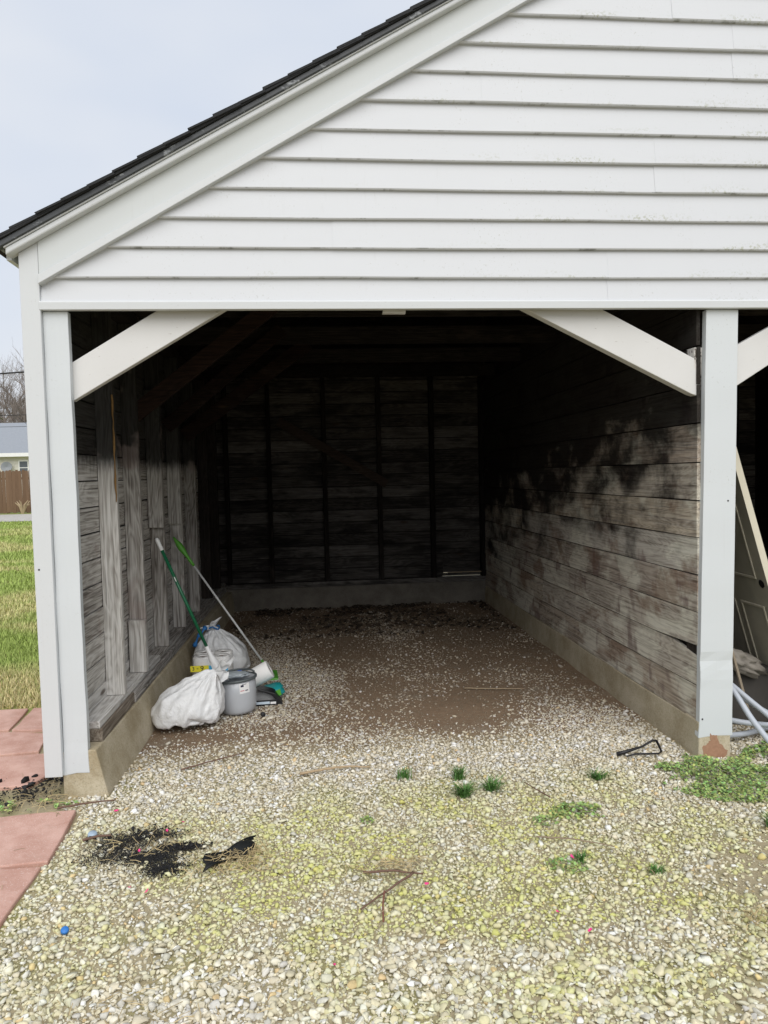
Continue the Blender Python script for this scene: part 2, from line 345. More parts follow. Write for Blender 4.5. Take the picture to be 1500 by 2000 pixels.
def in_view(x, y, margin=.5):
    yc = y+3.973; c = .0935*yc; return np.abs(x-c) < .54*yc+margin
def make_gravel():
    s = .0136
    gx, gy = np.meshgrid(np.arange(-1.75, 4.2, s), np.arange(-3.1, 5.3, s)); x = gx.ravel()+rng.uniform(-.5, .5, gx.size)*s*1.3; y = gy.ravel()+rng.uniform(-.5, .5, gx.size)*s*1.3
    keep = in_view(x, y, .45) & ((y > -2.9))
    # paver edge on the left, building footprint
    edge = np.where(y < -.2, -1.21+.0*y, np.where(y < 0, -1.33, -1.12)); keep &= x > edge+.0
    keep &= ~((y > -.02) & (x > 2.13) & (x < 2.36)) & ~((y > 0.05) & (x > 2.9))
    x, y = x[keep], y[keep]
    n1 = fbm(x, y, 1.3, 21); n2 = fbm(x, y, 3.2, 31)
    dens = np.ones(len(x))
    ins = np.clip((y-.25)/.55, 0, 1)
    leftg = np.clip(1-np.hypot((x+.55)/.8, (y-2.2)/1.9), 0, 1)*1.6
    rightg = np.clip(1-np.abs(x-1.75)/.45, 0, 1)*np.clip((2.6-y)/2, 0, 1)
    d_in = np.clip(.20+leftg+rightg*.9+(n1-.5)*1.5-.07*y, .07, 1)
    dens = dens*(1-ins)+ins*d_in
    dens *= 1-.95*np.exp(-(((x-.95+.25*(n2-.5))/.40)**2+((y-1.02)/.50)**2)**2)
    dens *= 1-.75*np.clip((x-1.7)/.6, 0, 1)*np.clip((-.5-y)/.5, 0, 1)*(n2 > .42)   # worn soil to the right
    bare = np.clip((fbm(x, y, 1.6, 61)-.5)*7, 0, 1)*np.clip((np.abs(x-.25)-.55)/.6, 0, 1)*np.clip((-.75-y)/.5, 0, 1); dens *= 1-.72*bare
    k = rng.random(len(x)) < dens; x, y, n1, n2, ins = x[k], y[k], n1[k], n2[k], ins[k]
    sz = rng.lognormal(0, .42, len(x))*(.0106+.0016*np.clip((-1.1-y)/.9, 0, 1))*(1-.12*ins); sz = np.clip(sz, .004, .026)
    big = rng.random(len(x)) < .02; sz[big] *= 1.35
    z = ground_z(x, y)+sz*rng.uniform(-.05, .42, len(x))-.15*sz*ins
    t = rng.random((len(x), 1)); base = np.where(t < .42, [[.60, .545, .42]], np.where(t < .72, [[.68, .645, .55]], np.where(t < .88, [[.58, .56, .52]], np.where(t < .98, [[.78, .765, .73]], [[.62, .47, .27]]))))
    base = np.clip(base*rng.uniform(.88, 1.26, (len(x), 1)), 0, .85)
    moss = np.clip((fbm(x, y, .9, 41)-.26)*4, 0, 1)*np.clip((.1-y)/.5, 0, 1)*np.clip(1.35-np.hypot((x-.55)/1.7, (y+.85)/1.35), .05, 1); moss = (np.clip(moss*1.25*np.clip((fbm(x, y, 4.5, 47)-.28)*3.4, .25, 1), 0, 1)*rng.uniform(.2, 1., len(x)))[:, None]
    base = base*(1-.88*moss)+np.array([[.56, .57, .15]])*.88*moss
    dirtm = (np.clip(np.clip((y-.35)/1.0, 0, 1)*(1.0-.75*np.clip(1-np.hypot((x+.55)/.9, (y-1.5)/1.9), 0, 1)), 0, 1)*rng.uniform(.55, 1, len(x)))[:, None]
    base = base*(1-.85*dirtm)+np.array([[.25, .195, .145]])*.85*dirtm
    P = np.c_[x, y, z]; near = np.hypot(x, y+3.97) < 2.55
    M = tint_mat('crushed_limestone')
    A = stones(P[near], sz[near], base[near], 2); B = stones(P[~near], sz[~near], base[~near], 1)
    # grit and fines between the stones
    n = 130000; gx = rng.uniform(-1.2, 2.7, n); gy = rng.uniform(-2.75, 4.5, n); g = in_view(gx, gy, .3) & ~((gy > -.05) & (gx > 2.12)) & ((gy < 0) | (gx > -1.08)); gx, gy = gx[g], gy[g]
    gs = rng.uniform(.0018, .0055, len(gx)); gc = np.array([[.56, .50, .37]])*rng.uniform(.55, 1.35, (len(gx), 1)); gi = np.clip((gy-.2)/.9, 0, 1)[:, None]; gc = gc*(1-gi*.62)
    G = stones(np.c_[gx, gy, ground_z(gx, gy)+gs*.5], gs, gc, 0)
    V = np.r_[A[0], B[0], G[0]]; F = np.r_[A[1], B[1]+len(A[0]), G[1]+len(A[0])+len(B[0])]; C = np.r_[A[2], B[2], G[2]]
    o = np_mesh('gravel', V, F, C, M); tag(o, 'pale mossy crushed stone gravel spread in front of and inside the garage', 'gravel')
make_gravel()

# ================================================================== GARAGE
SL = .578; RX, RZ = -1.356, 2.661           # lower edge of the rake trim: z = RZ + SL (x - RX)
XC = 2.262                                   # ridge, over the middle post
LO, RO = -1.447, 2*XC+1.447                  # outer corners
BACK = 5.42
cs = math.cos(math.atan(SL)); sn = math.sin(math.atan(SL))
def rake(x): return RZ+SL*(x-RX)
TP = .082
garage = thing('garage', 'white sided two-bay garage with open fronts, dark plank interior and sloping shingle roof', 'garage', (0, 0, 0))

# --- gable siding: backing sheet + one mesh per siding board
bk = MB().prism([(LO+.06, 2.60), (RO-.06, 2.60), (RO-.06, rake(LO+.06)+.26), (XC, rake(XC)+.17), (LO+.06, rake(LO+.06)+.26)], .002, .02)
gs = build('gable_siding', bk, M_dark, garage)
EXP = .1524; seams = {0: [1.632], 1: [1.633], 2: [.144], 4: [1.90], 5: [1.902], 8: [2.345], 9: [2.347], 3: [3.4], 6: [3.1], 7: [.95, 4.0], 10: [2.0], 11: [2.9]}
for kc in range(0, 15):
    z0 = 2.55+kc*EXP; z1 = z0+EXP+.016
    def xl(z): return max(LO+.09, RX+(z-RZ)/SL-.09)
    if xl(z0) > XC-.05: break
    cuts = [None]+seams.get(kc, [])+[None]
    for a, b in zip(cuts[:-1], cuts[1:]):
        pr = .0012*(kc % 2) if a is None else .0022
        xa0 = max(LO+.09, xl(z0)) if a is None else a-.012; xa1 = max(LO+.09, xl(z1)) if a is None else a-.012
        xb0 = 2*XC-max(LO+.09, xl(z0)) if b is None else b; xb1 = 2*XC-max(LO+.09, xl(z1)) if b is None else b
        xb1 = max(xb1, xa1+.01); dz = random.uniform(-.0012, .0012)
        # profile: butt lip, face sloping back to the top
        yb, ym, yt = -.034-pr, -.033-pr, -.010-pr
        nseg = max(2, int((xb0-xa0)/.45)); mb = MB(); ring = []
        for i in range(nseg+1):
            t = i/nseg; X0 = xa0+(xb0-xa0)*t; X1 = xa1+(xb1-xa1)*t; wv = .0016*math.sin(X0*2.3+kc*1.7)+.0009*math.sin(X0*7.1+kc)
            ring.append([(X0, -.006, z0+dz+wv), (X0, yb+.004, z0+dz+wv), (X0, yb, z0+.006+dz+wv), (X1, yt, z1), (X1, -.004, z1)])
        vv = [q for r_ in ring for q in r_]; ff = []
        for i in range(nseg):
            for j in range(5): ff.append((i*5+j, (i+1)*5+j, (i+1)*5+(j+1) % 5, i*5+(j+1) % 5))
        ff += [(4, 3, 2, 1, 0), tuple(nseg*5+j for j in range(5))]
        build('siding_board', mb.add(vv, ff), M_vinyl, gs)
build('starter_strip', MB().prism([(-.012, 2.538), (-.043, 2.540), (-.045, 2.578), (-.040, 2.584), (-.012, 2.584)], LO+.088, RO-.088, 'x'), M_trim, garage, bevel=.002)
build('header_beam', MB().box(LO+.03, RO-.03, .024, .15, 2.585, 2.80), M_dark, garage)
# small pale paper scrap under the header
build('paper_scrap', MB().box(.395, .515, .02, .06, 2.53, 2.548, .004), M_brace, garage)

# --- rake trim, both slopes (each board its own part)
def rake_board(name, lo, hi, y0, y1, mat, x_start, side, x_over=0, bevel=.003):
    """a board that follows the roof slope: lo/hi are heights above the rake line measured square to it"""
    a = x_start; b = XC
    lz, hz = lo/cs, hi/cs; ta, tb_ = 1-TP*(a-LO), 1-TP*(b-LO)       # the trim narrows a little toward the ridge
    poly = [(a, rake(a)+lz*ta), (b, rake(b)+lz*tb_), (b, rake(b)+hz*tb_), (a, rake(a)+hz*ta)]
    if side > 0: poly = [(2*XC-q[0], q[1]) for q in poly]
    return build(name, MB().prism(poly, y0, y1), mat, garage, bevel=bevel)
for sgn in (-1, 1):
    rake_board('rake_band', 0, .040, -.064, -.006, M_trim, LO+.096, sgn)
    rake_board('frieze_board', .0445, .186, -.046, -.004, M_frieze, LO+.096, sgn)
    rake_board('rake_moulding', .186, .217, -.090, -.002, M_trim, LO-.045, sgn, bevel=.008)
    rake_board('rake_lip', .217, .224, -.096, -.0, M_trim, LO-.05, sgn, bevel=.001)
    rake_board('drip_edge', .2245, .251, -.108, -.0, M_drip, LO-.075, sgn)
# --- roof deck with shingle courses
deck_lo = .252
def slope_pt(d, h):        # d along the slope from the eave point, h square to it
    x = LO-.105+d*cs-h*sn; z = rake(LO-.105)+deck_lo/cs*(1-TP*(d*cs-.105))+d*sn+h*cs; return x, z
RL = (XC-(LO-.105))/cs
for sgn in (-1, 1):
    def mir(q): return q if sgn < 0 else (2*XC-q[0], q[1])
    poly = [slope_pt(0, -.02), slope_pt(RL, -.02), slope_pt(RL, .0), slope_pt(0, .0)]
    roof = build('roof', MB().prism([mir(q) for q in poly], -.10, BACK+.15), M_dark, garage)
    d = -.02; i = 0
    while d < RL-.02:
        e = min(d+.145+.15, RL+.02); th = random.uniform(.008, .012)
        L0 = -.128+random.uniform(-.012, .010); nt_ = 5; ys = [L0]+[L0+(BACK+.3)*(j/nt_)+random.uniform(-.15, .15) for j in range(1, nt_)]+[BACK+.18]
        for y0, y1 in zip(ys[:-1], ys[1:]):
            l = random.uniform(0, .004); q = [slope_pt(d+random.uniform(-.006, .006), .012+l), slope_pt(e, .001), slope_pt(e, .001+th), slope_pt(d, .013+th+l)]
            build('shingle', MB().prism([mir(t) for t in q], y0+.003, y1), M_shingle, roof)
        d += .145; i += 1
# starter course showing below the tabs at the rake
    build('starter_shingle', MB().prism([mir(q) for q in [slope_pt(-.022, .0005), slope_pt(RL, .0005), slope_pt(RL, .0105), slope_pt(-.022, .0105)]], -.119, -.05), M_shingle, roof)
# eave fascia boards
for xa in (LO-.062, RO+.037): build('eave_fascia', MB().box(xa, xa+.025, -.03, BACK+.1, rake(LO-.06)+.215, rake(LO-.06)+.272), M_trim, garage)

# --- posts and corner trim
def leaning(x0t, x1t, x0b, x1b, y0, y1, zt, zb, steps=1):
    mb = MB()
    return mb.hexa([(x0b, y0, zb), (x1b, y0, zb), (x1b, y1, zb), (x0b, y1, zb), (x0t, y0, zt), (x1t, y0, zt), (x1t, y1, zt), (x0t, y1, zt)])
def corner(sg):
    q = [(-1.441, -.040, .128), (-1.352, -.040, .128), (-1.352, .10, .128), (-1.441, .10, .128), (-1.449, -.040, rake(-1.449)+.213), (-1.3535, -.040, rake(-1.3535)+.213), (-1.3535, .10, rake(-1.3535)+.213), (-1.449, .10, rake(-1.449)+.213)]
    return build('corner_trim', MB().hexa([(a if sg < 0 else 2*XC-a, b, c) for a, b, c in q]), M_trim, garage, bevel=.003)
ct = corner(-1)
def wrap_post(x0t, x1t, x0b, x1b, y0, y1, zt, zb, dents):
    """sheet-metal wrapped post: many rings so that it can carry dents and a ragged lower edge"""
    n = 44; mb = MB(); rows = []
    for i in range(n+1):
        t = i/n; z = zb+(zt-zb)*t; a = x0b+(x0t-x0b)*t; b = x1b+(x1t-x1b)*t
        o = sum(d*math.exp(-((z-zz)/s)**2) for zz, s, d in dents); wv = .0012*math.sin(z*5)+.0007*math.sin(z*17)
        fl = .006*math.exp(-((z-zb)/.05)**2)
        rows.append([(a+wv-fl, y0+o+wv, z), ((a+b)/2, y0+o*.4-.001+wv, z), (b+wv+fl*.5, y0+wv+o*.8, z), (b+wv+fl*.5, y1, z), (a+wv-fl, y1, z)])
    for j, q in enumerate(rows[0]): rows[0][j] = (q[0], q[1], q[2]+random.uniform(-.010, .010))
    vv = [q for r_ in rows for q in r_]; ff = []
    for i in range(n):
        for j in range(5): ff.append((i*5+j, i*5+(j+1) % 5, (i+1)*5+(j+1) % 5, (i+1)*5+j))
    ff += [(4, 3, 2, 1, 0), tuple(n*5+j for j in range(5))]
    return mb.add(vv, ff)
pl = build('post', wrap_post(-1.352, -1.2285, -1.351, -1.227, -.012, .032, 2.537, .128, [(.75, .012, .004), (.30, .05, .003)]), M_wrap, garage, bevel=.003)
pm = build('post', wrap_post(2.192, 2.378, 2.146, 2.343, -.010, .034, 2.537, .125, [(.56, .035, .008), (.47, .02, -.004)]), M_wrap, garage, bevel=.003)
pr_ = build('post', wrap_post(2*XC+1.2285, 2*XC+1.352, 2*XC+1.227, 2*XC+1.351, -.012, .032, 2.537, .128, []), M_wrap, garage, bevel=.003)
corner(1)
# timber strip behind the middle post, old paint flaking
def flaky():
    k = N('flaking_white_paint_on_wood', .8, .2); f = k.step(k.noise(k.scale(k.pos, (30, 30, 9)), 1.5, 5, .7), .46, .5)
    k.color(k.mix(f, (.09, .075, .065), (.62, .60, .57))); k.bump(f, .5, .004); return k.m
build('flaking_block', MB().box(2.142, 2.20, .036, .115, 2.10, 2.34, .004), flaky(), garage)
build('post_core', leaning(2.196, 2.34, 2.160, 2.33, .036, .17, 2.53, .20), M_darkz, garage)
build('post_core', MB().box(-1.40, -1.262, .034, .13, .30, 2.54), M_studs, garage)
for (x, z, po) in [(-1.29, 2.50, pl), (-1.283, 2.465, pl), (2.318, 1.474, pm), (2.162, .232, pm), (-1.42, 1.22, ct)]:
    build('nail', MB().lathe([(0.0001, -.004), (.005, -.004), (.005, 0), (.0001, 0)], 8), M_nail, po)
nails = [o for o in bpy.data.objects if o.name.startswith('nail')]
for o, (x, z, yy) in zip(nails, [(-1.29, 2.50, -.0135), (-1.283, 2.465, -.0135), (2.318, 1.474, -.0115), (2.165, .232, -.0125), (-1.42, 1.22, -.0415)]):
    o.location = (x, yy, z); o.rotation_euler = (R(90), 0, 0)
# --- knee braces at the front
def brace(pts, y0, y1, mat=M_brace, name='brace'): return build(name, MB().prism(pts, y0, y1), mat, garage, bevel=.004)
brace([(-1.2385, 2.085), (-1.2385, 2.283), (-.775, 2.562), (-.43, 2.562)], .035, .085)
brace([(1.160, 2.562), (1.592, 2.562), (2.185, 2.257), (2.175, 2.064), (2.130, 2.078)], .035, .10)
brace([(2.362, 2.33), (2.362, 2.10), (3.12, 2.562), (2.80, 2.562)], .035, .085)
brace([(2*XC+1.2385, 2.085), (2*XC+1.2385, 2.283), (2*XC+.775, 2.562), (2*XC+.43, 2.562)], .035, .085)

# --- foundations
def strip_found(name, pts_top_in, pts_bot_in, x_out, ztop, mat):
    """wall footing with its inner face between the two polylines"""
    mb = MB(); n = len(pts_top_in); vv = []
    for (xt, y), (xb, _) in zip(pts_top_in, pts_bot_in):
        e = random.uniform(-.004, .004); vv += [(x_out, y, -.25), (xb+e, y, -.25), (xb+e, y, .0), (xt+e, y, ztop+random.uniform(-.004, .004)), (x_out, y, ztop)]
    ff = []
    for i in range(n-1):
        for j in range(5): ff.append((i*5+j, i*5+(j+1) % 5, (i+1)*5+(j+1) % 5, (i+1)*5+j))
    ff += [(4, 3, 2, 1, 0), tuple((n-1)*5+j for j in range(5))]
    return build(name, mb.add(vv, ff), mat, garage, bevel=.006)
ysF = [-.008+i*(BACK/16) for i in range(17)]
strip_found('foundation', [(-1.185+.025*y, y) for y in ysF], [(-1.128+.02*y, y) for y in ysF], -1.36, .25, M_conc)
strip_found('foundation', [(2.150, y) for y in ysF], [(2.140, y) for y in ysF], 2.335, .205, M_conc)
build('foundation_pier', MB().box(2.144, 2.334, -.006, .16, -.25, .215), M_conc, garage, bevel=.008)
strip_found('foundation', [(2*XC+1.185, y) for y in ysF], [(2*XC+1.13, y) for y in ysF], 2*XC+1.36, .25, M_conc)
build('foundation', MB().box(-1.36, RO-.09, BACK-.13, BACK+.12, -.25, .275), M_concd, garage, bevel=.008)
M_brick = plain('old_red_brick', (.34, .20, .13), .9, .1, .25, 60)
bp = [(2.17, .015), (2.30, -.0), (2.315, .045), (2.275, .078), (2.262, .110), (2.240, .165), (2.216, .16), (2.214, .115), (2.195, .09), (2.165, .07)]; rag = []
for a, b in zip(bp, bp[1:]+bp[:1]):
    for t in (0, .25, .5, .75): rag.append((a[0]+(b[0]-a[0])*t+random.uniform(-.006, .006), a[1]+(b[1]-a[1])*t+random.uniform(-.006, .006)))
build('brick_patch', MB().prism(rag, -.0095, 0), M_brick, garage)

# --- left wall: outer skin, sheathing boards, sills, studs
def lx(y): return -1.19+.012*y          # inner stud plane
lw = build('left_wall', MB().box(-1.43, -1.405, .10, BACK, .2, 2.95), M_vinyl, garage)
build('backing', MB().box(-1.40, -1.375, .10, BACK-.1, .26, 2.9), M_dark, lw)
z = .30; i = 0
while z < 2.9:
    h = .152; e = random.uniform(-.003, .003)
    cut = random.choice([None, 2.4, 3.6, 1.5]); segs = [(.06, BACK-.1)] if cut is None else [(.06, cut-.002), (cut+.002, BACK-.1)]
    for a, b in segs:
        o = random.uniform(-.004, .004)
        nb = 12; vv = []
        for q in range(nb+1):                      # ragged edges and a little cupping
            y = a+(b-a)*q/nb; lo = z+.004+random.uniform(-.0022, .0022)+e*q/nb; hi = z+h-.004+random.uniform(-.0022, .0022)+e*q/nb; xo = lx(y)+o
            vv += [(xo-.135, y, lo), (xo-.112, y, lo), (xo-.109, y, hi), (xo-.135, y, hi)]
        ff = [(q*4+r_, q*4+(r_+1) % 4, q*4+4+(r_+1) % 4, q*4+4+r_) for q in range(nb) for r_ in range(4)]+[(3, 2, 1, 0), tuple(nb*4+r_ for r_ in range(4))]
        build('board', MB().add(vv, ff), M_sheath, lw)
    z += h; i += 1
def sill(a, b, z0, z1, din, mat, dout=-.15):
    build('sill', MB().hexa([(lx(a)+dout, a, z0), (lx(a)+din, a, z0), (lx(b)+din, b, z0), (lx(b)+dout, b, z0), (lx(a)+dout, a, z1), (lx(a)+din, a, z1), (lx(b)+din, b, z1), (lx(b)+dout, b, z1)]), mat, lw, bevel=.004)
sill(.115, .80, .252, .322, .004, M_sill); sill(.81, 3.1, .252, .318, .010, M_sheath); sill(3.11, BACK-.1, .252, .318, .006, M_sheath)
sill(.115, 1.62, .323, .362, -.008, M_sheath); sill(1.625, BACK-.1, .323, .360, -.006, M_sheath)
stud_y = [.60, 1.17, 1.88, 2.62, 3.36, 4.15, 4.85]
for i, y in enumerate(stud_y):
    zt = 2.72; zb = .364
    wd = random.uniform(.046, .054); tx = random.uniform(-.006, .006)
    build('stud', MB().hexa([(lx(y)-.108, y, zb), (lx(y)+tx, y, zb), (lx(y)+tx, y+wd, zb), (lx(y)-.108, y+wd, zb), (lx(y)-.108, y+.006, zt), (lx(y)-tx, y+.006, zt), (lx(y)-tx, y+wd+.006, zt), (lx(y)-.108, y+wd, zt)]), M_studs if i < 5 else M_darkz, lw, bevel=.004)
# splices: short block at the foot of the second stud, upper splice boards on the third and fourth
build('splice_block', MB().box(lx(1.1)-.10, lx(1.1)+.012, 1.115, 1.166, .364, .72, .002), M_studs, lw, bevel=.003)
for y, z0, z1 in [(1.83, 1.30, 2.35), (2.57, 1.28, 2.2)]:
    build('splice_board', MB().box(lx(y)-.106, lx(y)+.004, y, y+.046, z0, z1, .002), M_studs, lw, bevel=.003)
# torn bark edge on the first stud
M_bark = plain('raw_ochre_wood', (.21, .125, .05), .9, .1, .4, 50)
mb = MB(); pts = []
for i in range(17):
    zz = 2.18-i*.04; pts.append((lx(.6)-.002+random.uniform(-.003, .002), .599+random.uniform(-.002, .002), zz))
build('torn_edge', MB().tube(pts, [.0052+.002*math.sin(i*1.1) for i in range(17)], 6), M_bark, lw)
# top plate
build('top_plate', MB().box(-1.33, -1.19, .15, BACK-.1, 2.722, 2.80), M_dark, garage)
# interior knee braces
def kbrace(y, z0, x1, z1, wd, mat):
    a = Vector((lx(y)-.02, z0)); b = Vector((x1, z1)); d = (b-a).normalized(); n = Vector((-d.y, d.x))*wd
    build('knee_brace', MB().prism([tuple(a), tuple(b), tuple(b+n), tuple(a+n)], y, y+.05), mat, garage, bevel=.003)
kbrace(1.23, 2.06, -.15, 2.86, .11, M_darkred); kbrace(2.34, 2.06, -.20, 2.86, .11, M_darkred); kbrace(3.17, 2.02, .02, 2.88, .13, M_darkred)

# --- divider wall on the right of the bay
rw = build('divider_wall', MB().box(2.20, 2.215, .17, BACK-.12, .2, 4.3), M_dark, garage)
z = .205; zs = [.205, .413, .626, .840, 1.053, 1.267, 1.478, 1.692, 1.916, 2.13, 2.345, 2.56, 2.77, 2.98]
for i, (a, b) in enumerate(zip(zs[:-1], zs[1:])):
    cut = {1: 2.9, 4: 3.6, 6: 2.2, 8: 3.1}.get(i); segs = [(.025, BACK-.135)] if cut is None else [(.025, cut-.0015), (cut+.0015, BACK-.135)]
    for y0, y1 in segs:
        o = random.uniform(-.003, .003); n = 10; mb = MB(); vv = []
        for j in range(n+1):
            t = j/n; y = y0+(y1-y0)*t; xl_ = 2.150 if y > .2 else 2.150-.02*(1-a/2.5)
            wob = .0025*math.sin(y*3+i); lo = a+.0035+.0015*math.sin(y*5+i*2); hi = b-.0035+.0015*math.sin(y*4+i*3+2)
            if i == 1 and y < .16: hi -= .045*(1-y/.2)          # rotted end of a board
            if i == 2 and y < .10: lo += .020
            xi = 2.155+o+wob
            vv += [(xi, y, lo), (xi+.022, y, lo), (xi+.022, y, hi), (xi+.002, y, hi)]
        ff = []
        for j in range(n):
            for q in range(4): ff.append((j*4+q, j*4+(q+1) % 4, (j+1)*4+(q+1) % 4, (j+1)*4+q))
        ff += [(3, 2, 1, 0), tuple(n*4+q for q in range(4))]
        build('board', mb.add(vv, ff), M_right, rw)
for y in (.9, 1.6, 2.3, 3.0, 3.7, 4.4):
    build('stud', MB().box(2.218, 2.31, y, y+.05, .21, 2.75, .003), M_darkz, rw)

# --- back wall
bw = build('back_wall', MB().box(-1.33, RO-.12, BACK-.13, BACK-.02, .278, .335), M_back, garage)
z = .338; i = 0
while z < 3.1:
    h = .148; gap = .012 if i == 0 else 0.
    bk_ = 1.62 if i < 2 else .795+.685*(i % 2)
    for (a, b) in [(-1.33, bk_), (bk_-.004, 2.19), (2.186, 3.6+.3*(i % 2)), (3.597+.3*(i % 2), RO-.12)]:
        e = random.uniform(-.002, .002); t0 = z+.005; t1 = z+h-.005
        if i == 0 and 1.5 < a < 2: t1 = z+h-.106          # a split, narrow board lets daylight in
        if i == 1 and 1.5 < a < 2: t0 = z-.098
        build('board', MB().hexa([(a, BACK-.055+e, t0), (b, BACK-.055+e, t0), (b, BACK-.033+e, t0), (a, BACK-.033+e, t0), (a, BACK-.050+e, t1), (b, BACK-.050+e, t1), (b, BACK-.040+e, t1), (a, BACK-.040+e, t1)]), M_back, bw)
    z += h; i += 1
build('backing', MB().box(-1.33, 1.61, BACK-.032, BACK-.031+.012, .30, 3.1), M_dark, bw)
build('backing', MB().box(1.612, 2.2, BACK-.032, BACK-.031+.012, .48, 3.1), M_dark, bw)
build('backing', MB().box(2.202, RO-.12, BACK-.032, BACK-.031+.012, .30, 3.1), M_dark, bw)
for x in (-1.1, -.575, .11, .795, 1.465, 2.10, 2.9, 3.55, 4.2, 4.9, 5.5):
    build('stud', MB().box(x, x+.052, BACK-.155, BACK-.06, .336, 3.1, .004), M_darkz, bw, bevel=.003)
build('diagonal_brace', MB().prism([(-.45, 2.30), (.88, 1.50), (.93, 1.59), (-.40, 2.40)], BACK-.178, BACK-.157), wood('brown_let_in_brace', 'x', [(.3, (.03, .022, .018)), (.6, (.07, .052, .043)), (.85, (.11, .088, .075))]), bw)
build('pale_strip', MB().box(1.66, 2.12, BACK-.135, BACK-.128, .392, .402, .002), plain('pale_tan', (.42, .33, .22), .8), bw)  # pale strip set in front of the gap between the boards

# --- ceiling ties and rafters
for y in (.35, 1.35, 2.45, 3.55, 4.65):
    build('ceiling_tie', MB().box(-1.25, RO-.2, y, y+.05, 2.80, 2.94, .004), M_dark, garage)
y = .35
while y < BACK-.1:
    for sgn in (-1, 1):
        q = [(-1.33, rake(-1.33)+.10), (XC, rake(XC)+.05), (XC, rake(XC)+.16/cs), (-1.33, rake(-1.33)+.23/cs)]
        if sgn > 0: q = [(2*XC-a, b) for a, b in q]
        build('rafter', MB().prism(q, y, y+.045), M_dark, garage)
    y += .6
build('red_tie_beam', MB().box(-.4, 2.14, BACK-.25, BACK-.20, 2.98, 3.05, .004), M_darkred, garage)
# outer right wall and inside of the second bay
rwo = build('right_wall', MB().box(RO-.045, RO-.02, .10, BACK, .2, 2.95), M_vinyl, garage)
build('inner_lining', MB().box(RO-.13, RO-.05, .10, BACK-.02, .15, 2.93), M_darkz, rwo)
gb = MB().prism([(LO+.06, 2.6), (RO-.06, 2.6), (RO-.06, rake(LO+.06)+.275), (XC, rake(XC)+.195), (LO+.06, rake(LO+.06)+.275)], BACK-.03, BACK)
build('back_gable', gb, M_dark, garage)

# ================================================================== THINGS IN THE BAY
def film(name, c, rough=.35, tr=.12, thick=.0):
    """thin plastic film: part translucent"""
    k = N(name, rough, .45); k.color(c)
    t = k.n('ShaderNodeBsdfTranslucent'); t.inputs[0].default_value = (*c, 1); mxs = k.n('ShaderNodeMixShader'); mxs.inputs[0].default_value = tr
    o = [q for q in k.t.nodes if q.type == 'OUTPUT_MATERIAL'][0]; k.L(k.b.outputs[0], mxs.inputs[1]); k.L(t.outputs[0], mxs.inputs[2])
    last = mxs.outputs[0]
    if thick:
        tp = k.n('ShaderNodeBsdfTransparent'); m2 = k.n('ShaderNodeMixShader'); m2.inputs[0].default_value = thick; k.L(last, m2.inputs[1]); k.L(tp.outputs[0], m2.inputs[2]); last = m2.outputs[0]
    k.L(last, o.inputs[0]); f = k.noise(k.pos, 28, 5, .6, 1.2); k.bump(f, .6, .014); return k.m
M_bag = film('white_bag_film', (.84, .85, .86), .28); M_clear = film('clear_wrap', (.9, .9, .9), .15, .2, .78)
M_paper = plain('white_tissue_paper', (.90, .89, .875), .95, .1, .03); M_card = plain('brown_card_core', (.24, .2, .17), .9)
M_yel = plain('yellow_print', (.90, .80, .06), .4); M_blue = plain('light_blue_print', (.10, .48, .80), .4); M_ink = plain('dark_ink', (.02, .02, .05), .5)
M_white = plain('white_plastic', (.80, .80, .80), .35, .45, .03); M_green = plain('dark_green_enamel', (.012, .135, .06), .35, .5, .05)
M_lime = plain('bright_green_plastic', (.10, .36, .04), .4, .45, .08); M_steel = plain('brushed_aluminium_paint', (.55, .56, .56), .35, .5, .04)
M_grey = plain('grey_plastic_tub', (.46, .48, .51), .22, .55, .03); M_rim = plain('dark_grey_rim', (.10, .115, .12), .4, .4)
M_teal = plain('teal_film', (.015, .26, .27), .35, .5); M_dblue = plain('blue_plastic', (.02, .10, .50), .35, .5); M_blueb = plain('blue_drawstring', (.03, .16, .42), .4)

def bag_mesh(rx, ry, rz, knot, seed, sub=5, amp=.035, squ=2.8, nfold=17):
    """soft filled sack: squarish lump with creases that run out of the knot"""
    bm = bmesh.new(); bmesh.ops.create_icosphere(bm, subdivisions=sub, radius=1); mb = MB(); kd = Vector(knot).normalized()
    t1 = kd.orthogonal().normalized(); t2 = kd.cross(t1)
    for q in bm.verts:
        d = q.co.normalized(); e = (abs(d.x)**squ+abs(d.y)**squ+abs(d.z)**squ)**(-1/squ); P_ = Vector((d.x*e*rx, d.y*e*ry, d.z*e*rz))
        ca = d.dot(kd); ang = math.atan2(d.dot(t2), d.dot(t1))
        wob = mnoise.noise(Vector((math.cos(ang)*1.5, math.sin(ang)*1.5, ca*.6+seed)))
        fold = 1-abs(math.sin(ang*nfold/2+wob*5)); fold = fold**1.6*max(0, (ca+.55)/1.55)
        n1 = mnoise.fractal(d*2.2+Vector((seed, 0, 0)), 1., 2., 4); rid = 1-abs(mnoise.noise(d*3.1+Vector((0, seed, 3))))
        k = 1+amp*(1.8*n1-1.3*fold+1.6*(rid**4-.4))
        P_ = P_*k
        if ca > .80: P_ *= 1+(ca-.80)*.35
        if P_.z < -rz*.86: P_.z = -rz*.86+(P_.z+rz*.86)*.12
        q.co = P_
    mb.v = [tuple(q.co) for q in bm.verts]; mb.f = [tuple(v.index for v in f.verts) for f in bm.faces]; bm.free(); return mb
